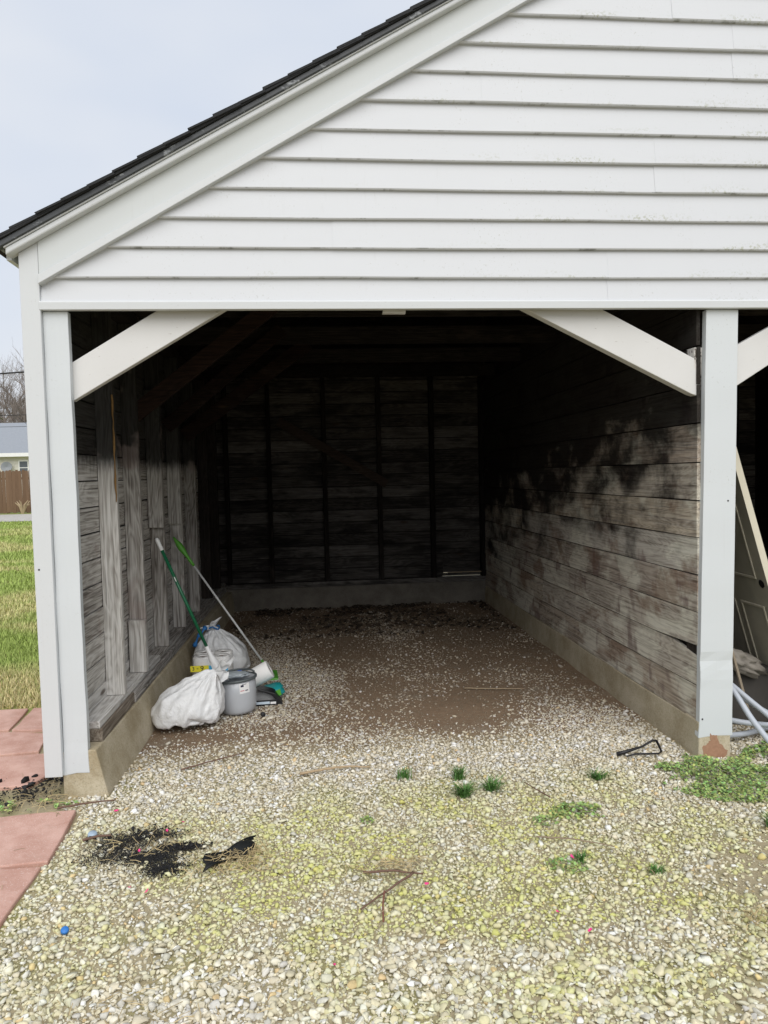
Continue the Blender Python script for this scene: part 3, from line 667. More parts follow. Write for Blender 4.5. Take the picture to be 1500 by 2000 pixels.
def sim_sack(W, H, D, nu, nv, frames, press, lean, seed):
    """gathered plastic sack blown up by pressure and left to slump on the floor (cloth simulation)"""
    V = []; Rst = []; F = []
    for j in range(nv+1):
        v = j/nv
        for i in range(nu):
            a = 2*math.pi*i/nu; c, s_ = math.cos(a), math.sin(a); k = 1-max(0, (v-.55)/.45)**1.3*.93; e = (abs(c)**3+abs(s_)**3)**(-1/3)
            jt = .006*mnoise.noise(Vector((c*3, s_*3, v*5+seed)))
            V.append((c*e*W/2*k+lean*max(0, v-.4)+jt, s_*e*D/2*k*(.25+.75*min(1, v*3))+jt, .01+H*v*.8)); Rst.append((c*e*W/2, s_*e*D/2, H*v))
    for j in range(nv):
        for i in range(nu): F.append((j*nu+i, j*nu+(i+1) % nu, (j+1)*nu+(i+1) % nu, (j+1)*nu+i))
    b = len(V); V.append((0, 0, .008)); Rst.append((0, 0, 0)); F += [(b, (i+1) % nu, i) for i in range(nu)]
    t = len(V); V.append((lean*.6, 0, .01+H*.8)); Rst.append((0, 0, H)); F += [(t, nv*nu+i, nv*nu+(i+1) % nu) for i in range(nu)]
    me = bpy.data.meshes.new('sack'); me.from_pydata(V, [], F); ob = bpy.data.objects.new('sack_cloth', me); col.objects.link(ob)
    ob.shape_key_add(name='Basis'); rk = ob.shape_key_add(name='rest')
    for i, q in enumerate(Rst): rk.data[i].co = q
    rk.value = 0; md = ob.modifiers.new('cloth', 'CLOTH'); c = md.settings; c.rest_shape_key = rk; c.quality = 6; c.mass = .12
    c.tension_stiffness = c.compression_stiffness = 25; c.shear_stiffness = 8; c.bending_stiffness = .12; c.air_damping = 2; c.use_pressure = True; c.uniform_pressure_force = press
    md.collision_settings.use_collision = True; md.collision_settings.distance_min = .004; md.collision_settings.use_self_collision = False
    fm = bpy.data.meshes.new('floor'); fm.from_pydata([(-3, -3, 0), (3, -3, 0), (3, 3, 0), (-3, 3, 0)], [], [(0, 1, 2, 3)]); fo = bpy.data.objects.new('sim_floor', fm); col.objects.link(fo); fo.modifiers.new('c', 'COLLISION')
    for f in range(1, frames+1): scene.frame_set(f)
    m2 = bpy.data.meshes.new_from_object(ob.evaluated_get(bpy.context.evaluated_depsgraph_get())); bpy.data.objects.remove(ob); bpy.data.objects.remove(fo); scene.frame_set(1)
    top = m2.vertices[t].co.copy(); m2.update(); nrm = [q.normal.copy() for q in m2.vertices]
    for q, nn in zip(m2.vertices, nrm):                       # pulled creases running from the knot, and slack dents
        r_ = q.co-top; L_ = r_.length+1e-4; d_ = r_/L_; fade = min(1, L_/.06)
        cr = 1-abs(mnoise.noise(d_*4.2+Vector((seed, 0, L_*2.2)))); c2 = 1-abs(mnoise.noise(d_*9.5+Vector((0, seed, L_*4.))))
        n3 = mnoise.noise(q.co*11+Vector((0, 0, seed))); n4 = 1-abs(mnoise.noise(q.co*17+Vector((seed, 3, 0))))
        q.co += nn*fade*(.020*(cr**6-.25)+.008*(c2**5-.25)+.009*n3+.008*(n4**6-.2)); q.co.z = max(q.co.z, .0)
    m2.polygons.foreach_set('use_smooth', [True]*len(m2.polygons))
    o = bpy.data.objects.new('sack', m2); col.objects.link(o); sd_ = o.modifiers.new('smooth', 'SUBSURF'); sd_.levels = 1; sd_.render_levels = 1
    co = np.array([q.co[:] for q in m2.vertices]); print('SACK', co.min(0).round(3), co.max(0).round(3), tuple(round(q, 3) for q in top))
    return o, top
def neck(at, d, L, r1, seed, parent, mat):
    """loose ruffled film beyond the knot"""
    at, d = Vector(at), Vector(d).normalized(); u_ = d.orthogonal().normalized(); w_ = d.cross(u_); tl = MB(); nr, nk = 10, 40
    for q in range(nr+1):
        t = q/nr
        for k in range(nk):
            a = 2*math.pi*k/nk; rad = (.014+r1*t**1.2)*(1+(.12+.5*t)*math.sin(a*4+seed+t*1.5)+.22*t*math.sin(a*9+seed*2)); P_ = at+d*L*t*(1+.25*math.sin(a*2+seed))+(u_*math.cos(a)+w_*math.sin(a)*.6)*rad
            tl.v.append((P_.x, P_.y, max(P_.z, .012)))
    for q in range(nr):
        for k in range(nk): tl.f.append((q*nk+k, q*nk+(k+1) % nk, (q+1)*nk+(k+1) % nk, (q+1)*nk+k))
    return build('knotted_neck', tl, mat, parent, True)
b1 = thing('trash_bag', 'white tied trash bag slumped against the concrete footing in front of the grey tub', 'bag', (-.915, 1.07, .012), 'white trash bags')
sk, top = sim_sack(.42, .56, .32, 80, 46, 15, 11, .30, 1.3); sk.parent = b1; sk.scale = (.98, 1, 1.45); sk.data.materials.append(M_bag)
neck(Vector((top.x*.98-.01, top.y, top.z*1.45)), (.8, -.45, .15), .10, .055, 1.1, b1, M_bag)
b2 = thing('trash_bag', 'white trash bag with blue drawstring standing behind the paper towel pack', 'bag', (-.82, 2.42, .012), 'white trash bags')
sk, top = sim_sack(.48, .60, .38, 80, 46, 13, 11, -.12, 4.2); sk.parent = b2; sk.scale = (.9, .9, 1.12); top.z *= 1.12; top.x *= .9; sk.data.materials.append(M_bag)
neck(top-Vector((0, 0, .01)), (-.3, -.2, .9), .05, .06, 2.3, b2, M_bag)
pts = [top+Vector((.055*math.cos(a), .045*math.sin(a)-.01, .008+.012*math.sin(3*a))) for a in [i*6.283/24 for i in range(25)]]
build('drawstring', MB().tube(pts, .007, 7), M_blueb, b2, True)
pts = [top+Vector((-.05-.10*i/9, -.03-.06*math.sin(i/9*2), .01-.14*(i/9)**1.6+.01*math.sin(i*1.4))) for i in range(10)]
build('drawstring', MB().tube(pts, [.014+.008*math.sin(i*1.7) for i in range(10)], 7), M_blueb, b2, True)

def text_mesh(name, s, size, mat, parent, loc, rot):
    cu = bpy.data.curves.new(name, 'FONT'); cu.body = s; cu.size = size; cu.extrude = .0004; cu.align_x = 'CENTER'; cu.align_y = 'CENTER'
    o = bpy.data.objects.new(name, cu); col.objects.link(o); bpy.context.view_layer.update()
    me = bpy.data.meshes.new_from_object(o.evaluated_get(bpy.context.evaluated_depsgraph_get())); bpy.data.objects.remove(o)
    k = bpy.data.objects.new(name, me); col.objects.link(k); me.materials.clear(); me.materials.append(mat); k.parent = parent; k.location = loc; k.rotation_euler = rot; return k
# paper towel pack: rolls in clear wrap with a yellow and blue printed band
pk = thing('paper_towel_pack', 'pack of white paper rolls in clear wrap with yellow and blue label', 'paper rolls', (-.835, 1.90, 0))
RH = .285
for i, (x, y) in enumerate([(-.07, -.065), (.075, -.06), (-.07, .075), (.075, .08)]):
    r_ = build('roll', MB().lathe([(.021, 0.05), (.066, .05), (.069, .06), (.069, RH-.006), (.066, RH), (.021, RH), (.021, 0.05)], 32), M_paper, pk, True); r_.location = (x, y, 0)
    c_ = build('core', MB().lathe([(.0205, .06), (.0205, RH-.003), (.0185, RH-.003), (.0185, RH-.05), (.0001, RH-.05)], 20), M_card, r_, True)
mb = MB(); n = 48; pr = []
for j, zz in enumerate([.012, .03, .10, .17, .255, .284, .293]):
    for k in range(n):
        a = 2*math.pi*k/n; c, s_ = math.cos(a), math.sin(a); e = (abs(c)**5+abs(s_)**5)**(-1/5)
        sh = [.9, 1, 1.02, 1, 1, .985, .93][j]*(1+.012*math.sin(a*9+j*2)); mb.v.append((c*e*.152*sh, .005+s_*e*.148*sh, zz))
for j in range(6):
    for k in range(n): mb.f.append((j*n+k, j*n+(k+1) % n, (j+1)*n+(k+1) % n, (j+1)*n+k))
build('wrap', mb, M_clear, pk, True)
build('yellow_band', MB().box(-.150, -.012, -.1500, -.1485, .185, .232, .001), M_yel, pk)
build('blue_band', MB().box(-.010, .135, -.1505, -.1490, .188, .230, .001), M_blue, pk)
build('blue_band', MB().box(.02, .11, -.1508, -.1506, .202, .216), M_white, pk)
text_mesh('lettering', '3', .040, M_ink, pk, (-.128, -.1515, .209), (R(90), 0, 0)); text_mesh('lettering', '=', .026, M_ink, pk, (-.096, -.1515, .209), (R(90), 0, 0))
text_mesh('lettering', '9', .056, M_ink, pk, (-.062, -.1515, .209), (R(90), 0, 0))
# crumpled clear bag of bottles in front of the pack
cb = build('crumpled_bag', bag_mesh(.20, .10, .085, (.2, -.3, .8), 5.7, 4, .05), film('frosted_bag_film', (.78, .79, .80), .3, .4, .25), None, True); cb.location = (-.86, 1.66, .085)
tag(cb, 'crumpled clear plastic shopping bag lying in front of the paper towel pack', 'bag')
bt = thing('bottle', 'small white bottle with blue cap between tub and paper towel pack', 'bottle', (-.60, 1.62, 0))
build('body', MB().lathe([(.0001, .0), (.03, .0), (.032, .01), (.032, .15), (.014, .18), (.014, .19)], 20), M_white, bt, True)
build('cap', MB().lathe([(.016, .188), (.017, .19), (.017, .222), (.0001, .225)], 16), M_dblue, bt, True)
# grey tub with dark rim
tb = thing('grey_tub', 'round grey plastic tub with dark rim and white sticker beside the white bag', 'tub', (-.575, 1.285, .0)); tb.rotation_euler = (R(-2), R(-4), 0); tb.location.z = .008; tb.scale = (1.14, 1.14, 1.14)
build('body', MB().lathe([(.0001, .0), (.080, .0), (.096, .006), (.106, .022), (.113, .055), (.118, .12), (.120, .21), (.117, .212), (.113, .12), (.10, .03), (.0001, .018)], 44), M_grey, tb, True)
build('rim', MB().lathe([(.119, .205), (.128, .205), (.130, .210), (.129, .219), (.119, .220), (.117, .212), (.119, .205)], 44), M_rim, tb, True)
hn = [( .118*math.cos(a), .118*math.sin(a)*1.0, .226+.012*math.sin(a*1.0)) for a in [R(20+i*14) for i in range(11)]]
build('handle', MB().tube(hn, .006, 7), M_rim, tb, True)
stk = MB()
for i in range(7):
    a = R(-90+14+i*5.2)
    for zz in (.135, .195): r_ = .1190+(zz-.12)*.026; stk.v.append((math.cos(a)*(r_), math.sin(a)*(r_), zz))
stk.f = [(2*i, 2*i+2, 2*i+3, 2*i+1) for i in range(6)]
st = build('sticker', stk, M_white, tb)
for a0, w_, zz, h_, mt in [(18, 9, .175, .012, M_ink), (16, 12, .150, .004, plain('red_print', (.5, .05, .08))), (31, 9, .148, .006, M_ink), (22, 14, .188, .003, M_ink)]:
    q = MB()
    for i in range(4):
        a = R(-90+a0+w_*i/3)
        for z2 in (zz, zz+h_): r_ = .1196+(z2-.12)*.026; q.v.append((math.cos(a)*r_, math.sin(a)*r_, z2))
    q.f = [(2*i, 2*i+2, 2*i+3, 2*i+1) for i in range(3)]; build('print', q, mt, st)
wr = build('plastic_liner', bag_mesh(.085, .06, .014, (.6, -.3, .7), 12.2, 4, .14), film('pale_blue_film', (.72, .78, .82), .3, .4, .1), None, True); wr.location = (-.60, 1.335, .262)
tag(wr, 'crumpled pale plastic wrapper lying on top of the grey tub', 'wrapper')
# leaning paper roll with yellow label
pr2 = thing('paper_towel_roll', 'single white paper towel roll tilted over beside the grey tub', 'paper roll', (-.49, 1.66, .145))
pr2.rotation_euler = (R(10), R(62), R(12))
rl2 = build('roll', MB().lathe([(.02, -.13), (.068, -.13), (.071, -.122), (.071, .122), (.068, .13), (.02, .13), (.02, -.13)], 36), M_paper, pr2, True)
build('core', MB().lathe([(.0195, -.12), (.0195, .127), (.017, .127), (.017, -.12)], 18), M_card, rl2, True)
lb = MB()
for i in range(7):
    a = R(150+i*9)
    for zz in (-.09, -.055): lb.v.append((.0722*math.cos(a), .0722*math.sin(a), zz))
lb.f = [(2*i, 2*i+2, 2*i+3, 2*i+1) for i in range(6)]; build('label', lb, M_yel, rl2)
# push mop: dark green handle with white grip and white wringer sleeve
def rod(name, a, b, prof, mat, parent, n=16):
    """turned piece between two points: prof is (t, radius)"""
    a, b = Vector(a), Vector(b); return build(name, MB().tube([a.lerp(b, t) for t, _ in prof], [r_ for _, r_ in prof], n), mat, parent, True)
A = Vector((-.655, 1.50, .03)); B = Vector((-1.150, 1.50, 1.245))
mp_ = thing('twist_mop', 'twist mop with dark green handle, white grip and white sleeve, propped on the stud wall', 'mop', A); mp_o = A
def rel(t): return A.lerp(B, t)-A
rod('handle', rel(.30), rel(.93), [(0, .012), (1, .012)], M_green, mp_); rod('grip', rel(.925), rel(1.0), [(0, .0125), (.05, .0145), (.8, .0145), (.95, .012), (1, .005)], M_white, mp_)
rod('sleeve', rel(.05), rel(.335), [(0, .036), (.06, .037), (.5, .030), (.75, .026), (.8, .018), (.97, .0155), (1, .013)], M_white, mp_, 24)
for k in range(6):
    a = k*math.pi/3; d = (B-A).normalized(); u_ = d.orthogonal().normalized(); w_ = d.cross(u_); o_ = (u_*math.cos(a)+w_*math.sin(a))
    build('rib', MB().tube([rel(.06)+o_*.037, rel(.15)+o_*.034, rel(.24)+o_*.027], .003, 5), M_white, mp_)
mh = MB()
for k in range(22):
    a = random.uniform(0, 6.28); q = rel(.05); mh.tube([q+Vector((.02*math.cos(a), .02*math.sin(a), 0)), q+Vector((.04*math.cos(a), .04*math.sin(a), -.035)), q+Vector((.06*math.cos(a), .06*math.sin(a), -.075))], .006, 5)
build('mop_head', mh, plain('white_mop_yarn', (.7, .7, .68), .95), mp_, True)
rod('badge', rel(.735)+Vector((.002, -.0125, .0)), rel(.765)+Vector((.002, -.0125, 0)), [(0, .002), (.2, .004), (.8, .004), (1, .002)], M_paper, mp_)
# floor sweeper: slim aluminium handle with green grip
A2 = Vector((-.40, 2.18, .03)); B2 = Vector((-1.178, 2.30, 1.185))
sw = thing('floor_sweeper', 'floor sweeper with slim silver handle and bright green grip, propped on the stud wall', 'sweeper', A2)
def rel2(t): return A2.lerp(B2, t)-A2
rod('handle', rel2(.06), rel2(.80), [(0, .0085), (.32, .0085), (.325, .0105), (.335, .0105), (.34, .0085), (.66, .0085), (.665, .0105), (.675, .0105), (.68, .0085), (1, .0085)], M_steel, sw)
rod('grip', rel2(.79), rel2(1.0), [(0, .010), (.1, .013), (.35, .014), (.6, .026), (.75, .024), (.92, .010), (1, .008)], M_lime, sw)
rod('socket', rel2(.0), rel2(.10), [(0, .016), (.6, .013), (1, .009)], M_lime, sw)
hd = MB().box(-.13, .13, -.055, .055, -.028, -.004, .002); ho = build('head', hd, M_lime, sw, bevel=.01); ho.rotation_euler = (0, 0, R(96))
po_ = build('pad', MB().box(-.135, .135, -.06, .06, -.03, -.022, .002), M_white, sw, bevel=.004); po_.rotation_euler = (0, 0, R(96))
# green and teal pouch under the roll
po = build('wipes_pouch', bag_mesh(.10, .085, .045, (1, 0, .2), 21., 4, .05, 3.5), M_teal, None, True); po.location = (-.375, 1.56, .055); po.rotation_euler = (0, R(-14), R(20))
tag(po, 'teal and green plastic pouch under the tilted paper towel roll', 'pouch')
pf = build('front_print', MB().box(-.06, .06, -.094, -.090, -.02, .025, .001), M_lime, po)
# black dustpan with label
dp = thing('dustpan', 'black plastic dustpan with a pale label lying beside the grey tub', 'dustpan', (-.40, 1.44, .0)); dp.rotation_euler = (0, 0, R(4))
build('pan', MB().prism([(-.13, .012), (.125, .004), (.12, .018), (.07, .095), (-.02, .125), (-.06, .122), (.04, .085), (.085, .030), (-.13, .03)], -.055, .07), M_black, dp, bevel=.005)
build('inner_sheet', MB().prism([(-.10, .032), (.075, .032), (.035, .078), (-.05, .112), (-.10, .115)], .0, .05), film('grey_film', (.5, .5, .5), .4, .3), dp)
build('pan_lip', MB().box(-.125, .09, -.062, -.056, .008, .05, .001), M_black, dp, bevel=.002)
lb_ = build('label', MB().box(-.085, .03, -.0645, -.0625, .022, .040), plain('pale_blue_label', (.55, .65, .74), .4), dp); build('label', MB().box(.035, .075, -.0645, -.0625, .020, .036), M_white, dp)
# small litter
o = build('black_bottle_cap', MB().lathe([(.0001, .0), (.015, .0), (.016, .004), (.015, .026), (.012, .028), (.0001, .028)], 18), M_black, None, True); o.location = (-.402, 1.14, .026); o.rotation_euler = (R(80), 0, R(20)); tag(o, 'small black cap lying on gravel beside the dustpan', 'cap')
def cap(loc, rot, label, mat, s=1.):
    o = build('plastic_litter', MB().lathe([(.0001, .012*s), (.013*s, .012*s), (.0155*s, .009*s), (.0165*s, 0), (.0145*s, 0), (.0135*s, .008*s), (.0001, .0095*s)], 24), mat, None, True); o.location = loc; o.rotation_euler = rot
    return tag(o, label, 'bottle cap')
cap((-.958, -1.237, .022), (R(28), R(10), 0), 'bright blue bottle cap lying on open gravel', plain('bright_blue_plastic', (.03, .17, .50), .45, .4, .05), .9)
cap((-1.075, -.49, .018), (R(8), R(4), 0), 'pale grey blue ring cap beside the black crumbs by the paver', plain('pale_blue_grey_plastic', (.33, .42, .52), .4, .5, .1), 1.35)

# ================================================================== SECOND BAY (sliver at the right)
M_door = plain('cream_door_paint', (.62, .58, .47), .55, .3, .1, 8); M_door_shade = plain('shaded_door_face', (.42, .395, .32), .7, .2, .25, 7)  # darker copy of the cream paint: underside shade put into the face colour
dr = thing('panel_door', 'old cream panel door leaning sideways behind the middle post', 'door', (3.04, .30, .02))
ang = math.atan2(.29, 1.); dr.rotation_euler = (0, -ang, 0)
build('slab', MB().box(-.02, .02, .0, .76, 0, 2.02), M_door_shade, dr, bevel=.002)
build('edge_strip', MB().box(-.021, .021, -.004, -.0005, 0, 2.02), M_door, dr, bevel=.001)
for z0, z1 in ((.18, .80), (.98, 1.85)):
    for y0, y1 in ((.10, .36), (.42, .66)):
        t = MB(); fr = .018
        t.box(-.026, -.0205, y0, y1, z0, z0+fr).box(-.026, -.0205, y0, y1, z1-fr, z1).box(-.026, -.0205, y0, y0+fr, z0+fr, z1-fr).box(-.026, -.0205, y1-fr, y1, z0+fr, z1-fr)
        build('panel_moulding', t, M_door, dr, bevel=.003)
build('latch_hole', MB().box(-.010, .010, -.0052, -.0042, .93, .985), M_black, dr)
build('knob_hole', MB().lathe([(.0001, 0), (.027, 0), (.027, .002), (.0001, .002)], 20), M_black, dr)
kh = [q for q in dr.children if q.name.startswith('knob_hole')][0]; kh.location = (-.0205, .06, .955); kh.rotation_euler = (0, R(-90), 0)
ls = build('wooden_lath', MB().tube([(2.46, .42, 1.15), (2.56, .36, .52), (2.66, .30, .05)], .010, 6), plain('old_lath_wood', (.28, .23, .17), .9), None); tag(ls, 'thin wooden lath leaning beside the old door', 'lath')
# grey conduit coils
M_hose = plain('pale_grey_conduit', (.42, .45, .50), .42, .4, .06)
def hose(pts, rad, label):
    cu = [Vector(q) for q in pts]; fine = []
    for i in range(len(cu)-1):
        p0 = cu[max(i-1, 0)]; p1 = cu[i]; p2 = cu[i+1]; p3 = cu[min(i+2, len(cu)-1)]
        for k in range(8):
            t = k/8; fine.append(.5*((2*p1)+(p2-p0)*t+(2*p0-5*p1+4*p2-p3)*t*t+(3*p1-p0-3*p2+p3)*t**3))
    fine.append(cu[-1]); o = build('grey_hose', MB().tube(fine, rad, 10), M_hose, None, True); return tag(o, label, 'hose', 'grey hoses in the second bay')
hl = 'pale grey hose looping out of the second bay onto the weeds'
hose([(2.36, .30, .42), (2.40, .12, .38), (2.46, -.05, .20), (2.55, -.20, .06), (2.75, -.28, .03), (3.1, -.1, .03)], .0165, hl)
hose([(2.38, .45, .40), (2.46, .30, .37), (2.58, .12, .24), (2.72, .02, .12), (3.0, .10, .05), (3.4, .4, .04)], .0165, 'pale grey hose lying second in the tangle behind the middle post')
hose([(2.38, .52, .33), (2.50, .36, .31), (2.66, .20, .19), (2.9, .2, .08), (3.3, .6, .05)], .0165, 'pale grey hose lying innermost in the tangle behind the middle post')
hose([(2.38, .20, .16), (2.55, .16, .13), (2.8, .22, .09), (3.2, .5, .06)], .0165, 'grey hose lying flat on the ground in the second bay')
hose([(2.38, .14, .07), (2.6, .22, .05), (2.9, .4, .04), (3.3, .8, .04)], .0165, 'lowest grey hose lying along the ground in the second bay')
tp_ = build('crumpled_tarp', bag_mesh(.22, .16, .07, (.3, -.4, .8), 31., 4, .12), plain('dusty_grey_paper', (.22, .20, .175), .8, .2, .2, 12), None, True); tp_.location = (2.66, .55, .42); tp_.rotation_euler = (R(8), R(24), R(20)); tag(tp_, 'crumpled dusty grey sheet on the pile behind the hoses', 'sheet')
jp = build('dark_box', MB().box(2.42, 3.1, .50, 1.1, 0, .36, .01), plain('dark_cardboard', (.06, .055, .05), .9), None, bevel=.01); tag(jp, 'dark box under the crumpled sheet in the second bay', 'box')

# ================================================================== GROUND LITTER, WEEDS, PAVERS
path = bpy.data.objects.new('paver_path', None); col.objects.link(path); path['kind'] = 'structure'
def paver(poly, z0=.028, tilt=0):
    mb = MB(); n = len(poly); ctr = sum((Vector((*q, 0)) for q in poly), Vector())/n; pts = []
    for a, b in zip(poly, poly[1:]+poly[:1]):
        for t in (0, .25, .5, .75): pts.append((a[0]+(b[0]-a[0])*t+random.uniform(-.009, .009), a[1]+(b[1]-a[1])*t+random.uniform(-.009, .009)))
    build('paver', mb.prism(pts, -.04, z0+tilt, 'z'), M_paver, path, bevel=.006)
paver([(-2.0, -.275), (-1.232, -.215), (-1.195, -.725), (-1.9, -.76)]); paver([(-1.9, -.772), (-1.215, -.742), (-1.225, -1.25), (-1.9, -1.27)], .022)
paver([(-2.9, 1.62), (-2.13, 1.61), (-2.085, 1.135), (-2.9, 1.10)], .012); paver([(-2.105, 1.60), (-1.60, 1.62), (-1.62, 1.06), (-2.06, 1.12)], .016)
paver([(-2.7, 1.08), (-2.09, 1.10), (-1.80, 1.03), (-1.74, .70), (-2.0, .66), (-2.7, .68)], .010); paver([(-2.6, .64), (-1.96, .63), (-1.60, .66), (-1.52, .40), (-1.60, .16), (-2.6, .20)], .014)

def clover(n, cx, cy, sx, sy, hmax, size, seed, label):
    r_ = np.random.default_rng(seed); ang_ = r_.random(n)*6.283; rad = np.sqrt(r_.random(n)); x = cx+np.cos(ang_)*rad*sx; y = cy+np.sin(ang_)*rad*sy
    k = fbm(x, y, 9, seed) > .42*rad+.16; k &= ~((y > -.03) & (x < 2.36) & (x > 2.10)); x, y, rad = x[k], y[k], rad[k]; n = len(x)
    h = r_.random(n)*hmax*(1.1-rad); z = ground_z(x, y)+.012+h
    a = np.linspace(0, 2*np.pi, 7)[:-1]; base = np.c_[np.cos(a), np.sin(a)*.85, .10*np.cos(2*a)]
    V = []; s = size*r_.uniform(.45, 1.45, n); yaw = r_.random(n)*6.283; tl = r_.normal(0, .35, (n, 2))
    cx_, sx_ = np.cos(yaw), np.sin(yaw); bx = base[None, :, 0]*s[:, None]; by = base[None, :, 1]*s[:, None]; bz = base[None, :, 2]*s[:, None]
    X = bx*cx_[:, None]-by*sx_[:, None]; Y = bx*sx_[:, None]+by*cx_[:, None]; Z = bz+X*tl[:, :1]+Y*tl[:, 1:]
    V = np.stack([X+x[:, None], Y+y[:, None], Z+z[:, None]], -1).reshape(-1, 3); F = (np.arange(6)[None]+6*np.arange(n)[:, None])
    C = np.array([[.25, .38, .12]])*r_.uniform(.5, 1.5, (n, 1)); C[:, 0] *= r_.uniform(.8, 1.4, n); C = np.repeat(C, 6, 0)
    o = np_mesh('clover_patch', V, F, C, M_leaf); tag(o, label, 'weeds')
M_leaf = tint_mat('clover_leaf', .6, .3, 80, .1)
clover(5600, 2.18, -.26, .42, .34, .055, .0072, 3, 'dense clover-like weeds growing round the foot of the middle post')
clover(6000, 2.85, -.20, .50, .42, .06, .0078, 4, 'dense green weeds under the hoses before the second bay')
clover(420, 1.25, -.55, .15, .10, .03, .0075, 5, 'small round clover patch in the open gravel')
clover(160, .20, -.50, .07, .05, .02, .006, 6, 'tiny green weed in the gravel before the opening')
clover(130, 1.05, -.62, .08, .06, .015, .006, 8, 'tiny sparse weed beside the round clover patch')
clover(160, 1.02, -1.02, .09, .07, .018, .006, 9, 'low sprig of weeds beside pink petals on the gravel')
clover(380, -1.62, -.10, .36, .09, .035, .008, 10, 'green weeds between the red pavers and the corner post')
clover(220, 2.02, -1.12, .14, .10, .03, .008, 12, 'small leafy weed on the worn soil')

def tuft(loc, n, h, spread, label, seed, colr=(.07, .17, .035)):
    r_ = np.random.default_rng(seed); V = []; F = []; C = []
    for i in range(n):
        a = r_.random()*6.283; l = h*r_.uniform(.5, 1.1); b = r_.uniform(.2, 1.)*spread; w_ = r_.uniform(.0016, .003); o = r_.normal(0, .014, 2); d = np.array([math.cos(a), math.sin(a)]); pn = np.array([-d[1], d[0]])*w_
        k = len(V); c = np.array(colr)*r_.uniform(.6, 1.6)
        for t in (0, .4, .75, 1.):
            q = o+d*b*t**1.7; z_ = l*(t-.25*t**3); ww = (1-t)**.6
            V += [(q[0]-pn[0]*ww, q[1]-pn[1]*ww, z_), (q[0]+pn[0]*ww, q[1]+pn[1]*ww, z_+.0003)]; C += [c, c]
        for j in range(3): F.append((k+2*j, k+2*j+1, k+2*j+3, k+2*j+2))
    o = np_mesh('grass_tuft', np.array(V), np.array(F), np.array(C), M_leaf, None); o.location = (loc[0], loc[1], float(ground_z(loc[0], loc[1]))+.005)
    return tag(o, label, 'grass tuft', 'grass tufts in the gravel')
tuft((.444, -.045), 88, 0.075, 0.061, 'small dark grass tuft nearest the dry stick', 1); tuft((.735, -.09), 128, 0.088, 0.081, 'upright dark grass tuft behind the pair of tufts', 2)
tuft((.72, -.30), 176, 0.081, 0.115, 'widest dark grass tuft, low and spreading, of the pair', 3); tuft((.875, -.25), 128, 0.081, 0.108, 'spreading grass tuft beside the widest tuft', 4)
tuft((1.463, -.21), 112, 0.062, 0.095, 'dark grass tuft between the bent wire and the clover patch', 5); tuft((2.05, -.84), 112, 0.088, 0.081, 'grass tuft on worn soil below the clover', 6)
tuft((1.09, -.98), 64, 0.044, 0.054, 'short grass sprig beside pink petals', 7); tuft((1.36, -1.12), 57, 0.037, 0.047, 'short grass sprig alone on open gravel', 13)

def scatter_straw(n, regions, label, seed, colr=(.46, .36, .19), L=(.03, .10)):
    r_ = np.random.default_rng(seed); V = []; F = []; C = []
    for i in range(n):
        cx, cy, sx, sy = regions[r_.integers(len(regions))]; x = cx+r_.normal(0, sx); y = cy+r_.normal(0, sy)
        if (y > -.03 and x > 2.1) or (y > .0 and x < -1.1 and x > -1.42): continue
        a = r_.random()*6.283; l = r_.uniform(*L); w_ = r_.uniform(.0006, .0014); b = r_.normal(0, .25); k = len(V); c = np.array(colr)*r_.uniform(.6, 1.3); z0 = float(ground_z(x, y))+r_.uniform(.012, .03)
        for t in (-.5, 0, .5):
            aa = a+b*t; px_, py_ = x+math.cos(aa)*l*t, y+math.sin(aa)*l*t; z_ = z0+(r_.normal(0, .006) if t else .004)
            V += [(px_-math.sin(a)*w_, py_+math.cos(a)*w_, z_), (px_+math.sin(a)*w_, py_-math.cos(a)*w_, z_+.001)]; C += [c, c]
        F += [(k, k+1, k+3, k+2), (k+2, k+3, k+5, k+4)]
    o = np_mesh('dry_straw', np.array(V), np.array(F), np.array(C), M_straw); tag(o, label, 'straw')
M_straw = tint_mat('dry_straw', .8, .2, 60, .1)
scatter_straw(900, [(-.42, -.86, .10, .06), (-.33, -.78, .05, .06), (-1.45, -.02, .12, .12), (-.75, -.62, .12, .10), (1.65, -1.5, .12, .06), (.3, -.95, .08, .05), (-.7, -1.75, .2, .15)], 'scraps of dry straw strewn over the gravel', 2)
scatter_straw(500, [(.4, -1.2, .9, .7), (.5, .2, .8, .3), (1.4, -.7, .5, .4)], 'loose dry grass stalks scattered over the gravel', 5, (.36, .29, .17))

def twig(pts, r0_, label, colr=(.16, .10, .075), branch=None):
    pts = [Vector((x, y, float(ground_z(x, y))+z)) for x, y, z in pts]; fine = []
    for a, b in zip(pts[:-1], pts[1:]):
        for k in range(5): fine.append(a.lerp(b, k/5)+Vector((random.uniform(-1, 1), random.uniform(-1, 1), random.uniform(-.5, 1)))*.0022)
    fine.append(pts[-1]); n = len(fine)
    o = build('twig', MB().tube(fine, [r0_*(1-.45*i/n) for i in range(n)], 7), plain('twig_bark', colr, .9, .1, .3, 70), None, True); return tag(o, label, 'twig', 'twigs on the gravel')
twig([(.155, -1.01, .03), (.28, -1.02, .032), (.40, -1.045, .026)], .0055, 'straight brown twig lying crosswise above the forked twig')
tw = twig([(.36, -1.05, .036), (.26, -1.14, .03), (.13, -1.25, .022)], .0055, 'forked brown twig with a short side shoot')
build('side_shoot', MB().tube([(.228, -1.17, .042), (.215, -1.25, .034), (.208, -1.34, .026)], .0035, 6), plain('red_twig_bark', (.20, .085, .06), .9), tw)
twig([(-.127, .083, .022), (.02, .115, .028), (.13, .135, .028), (.27, .125, .022)], .008, 'pale dry stick lying across the threshold gravel', (.40, .30, .19))
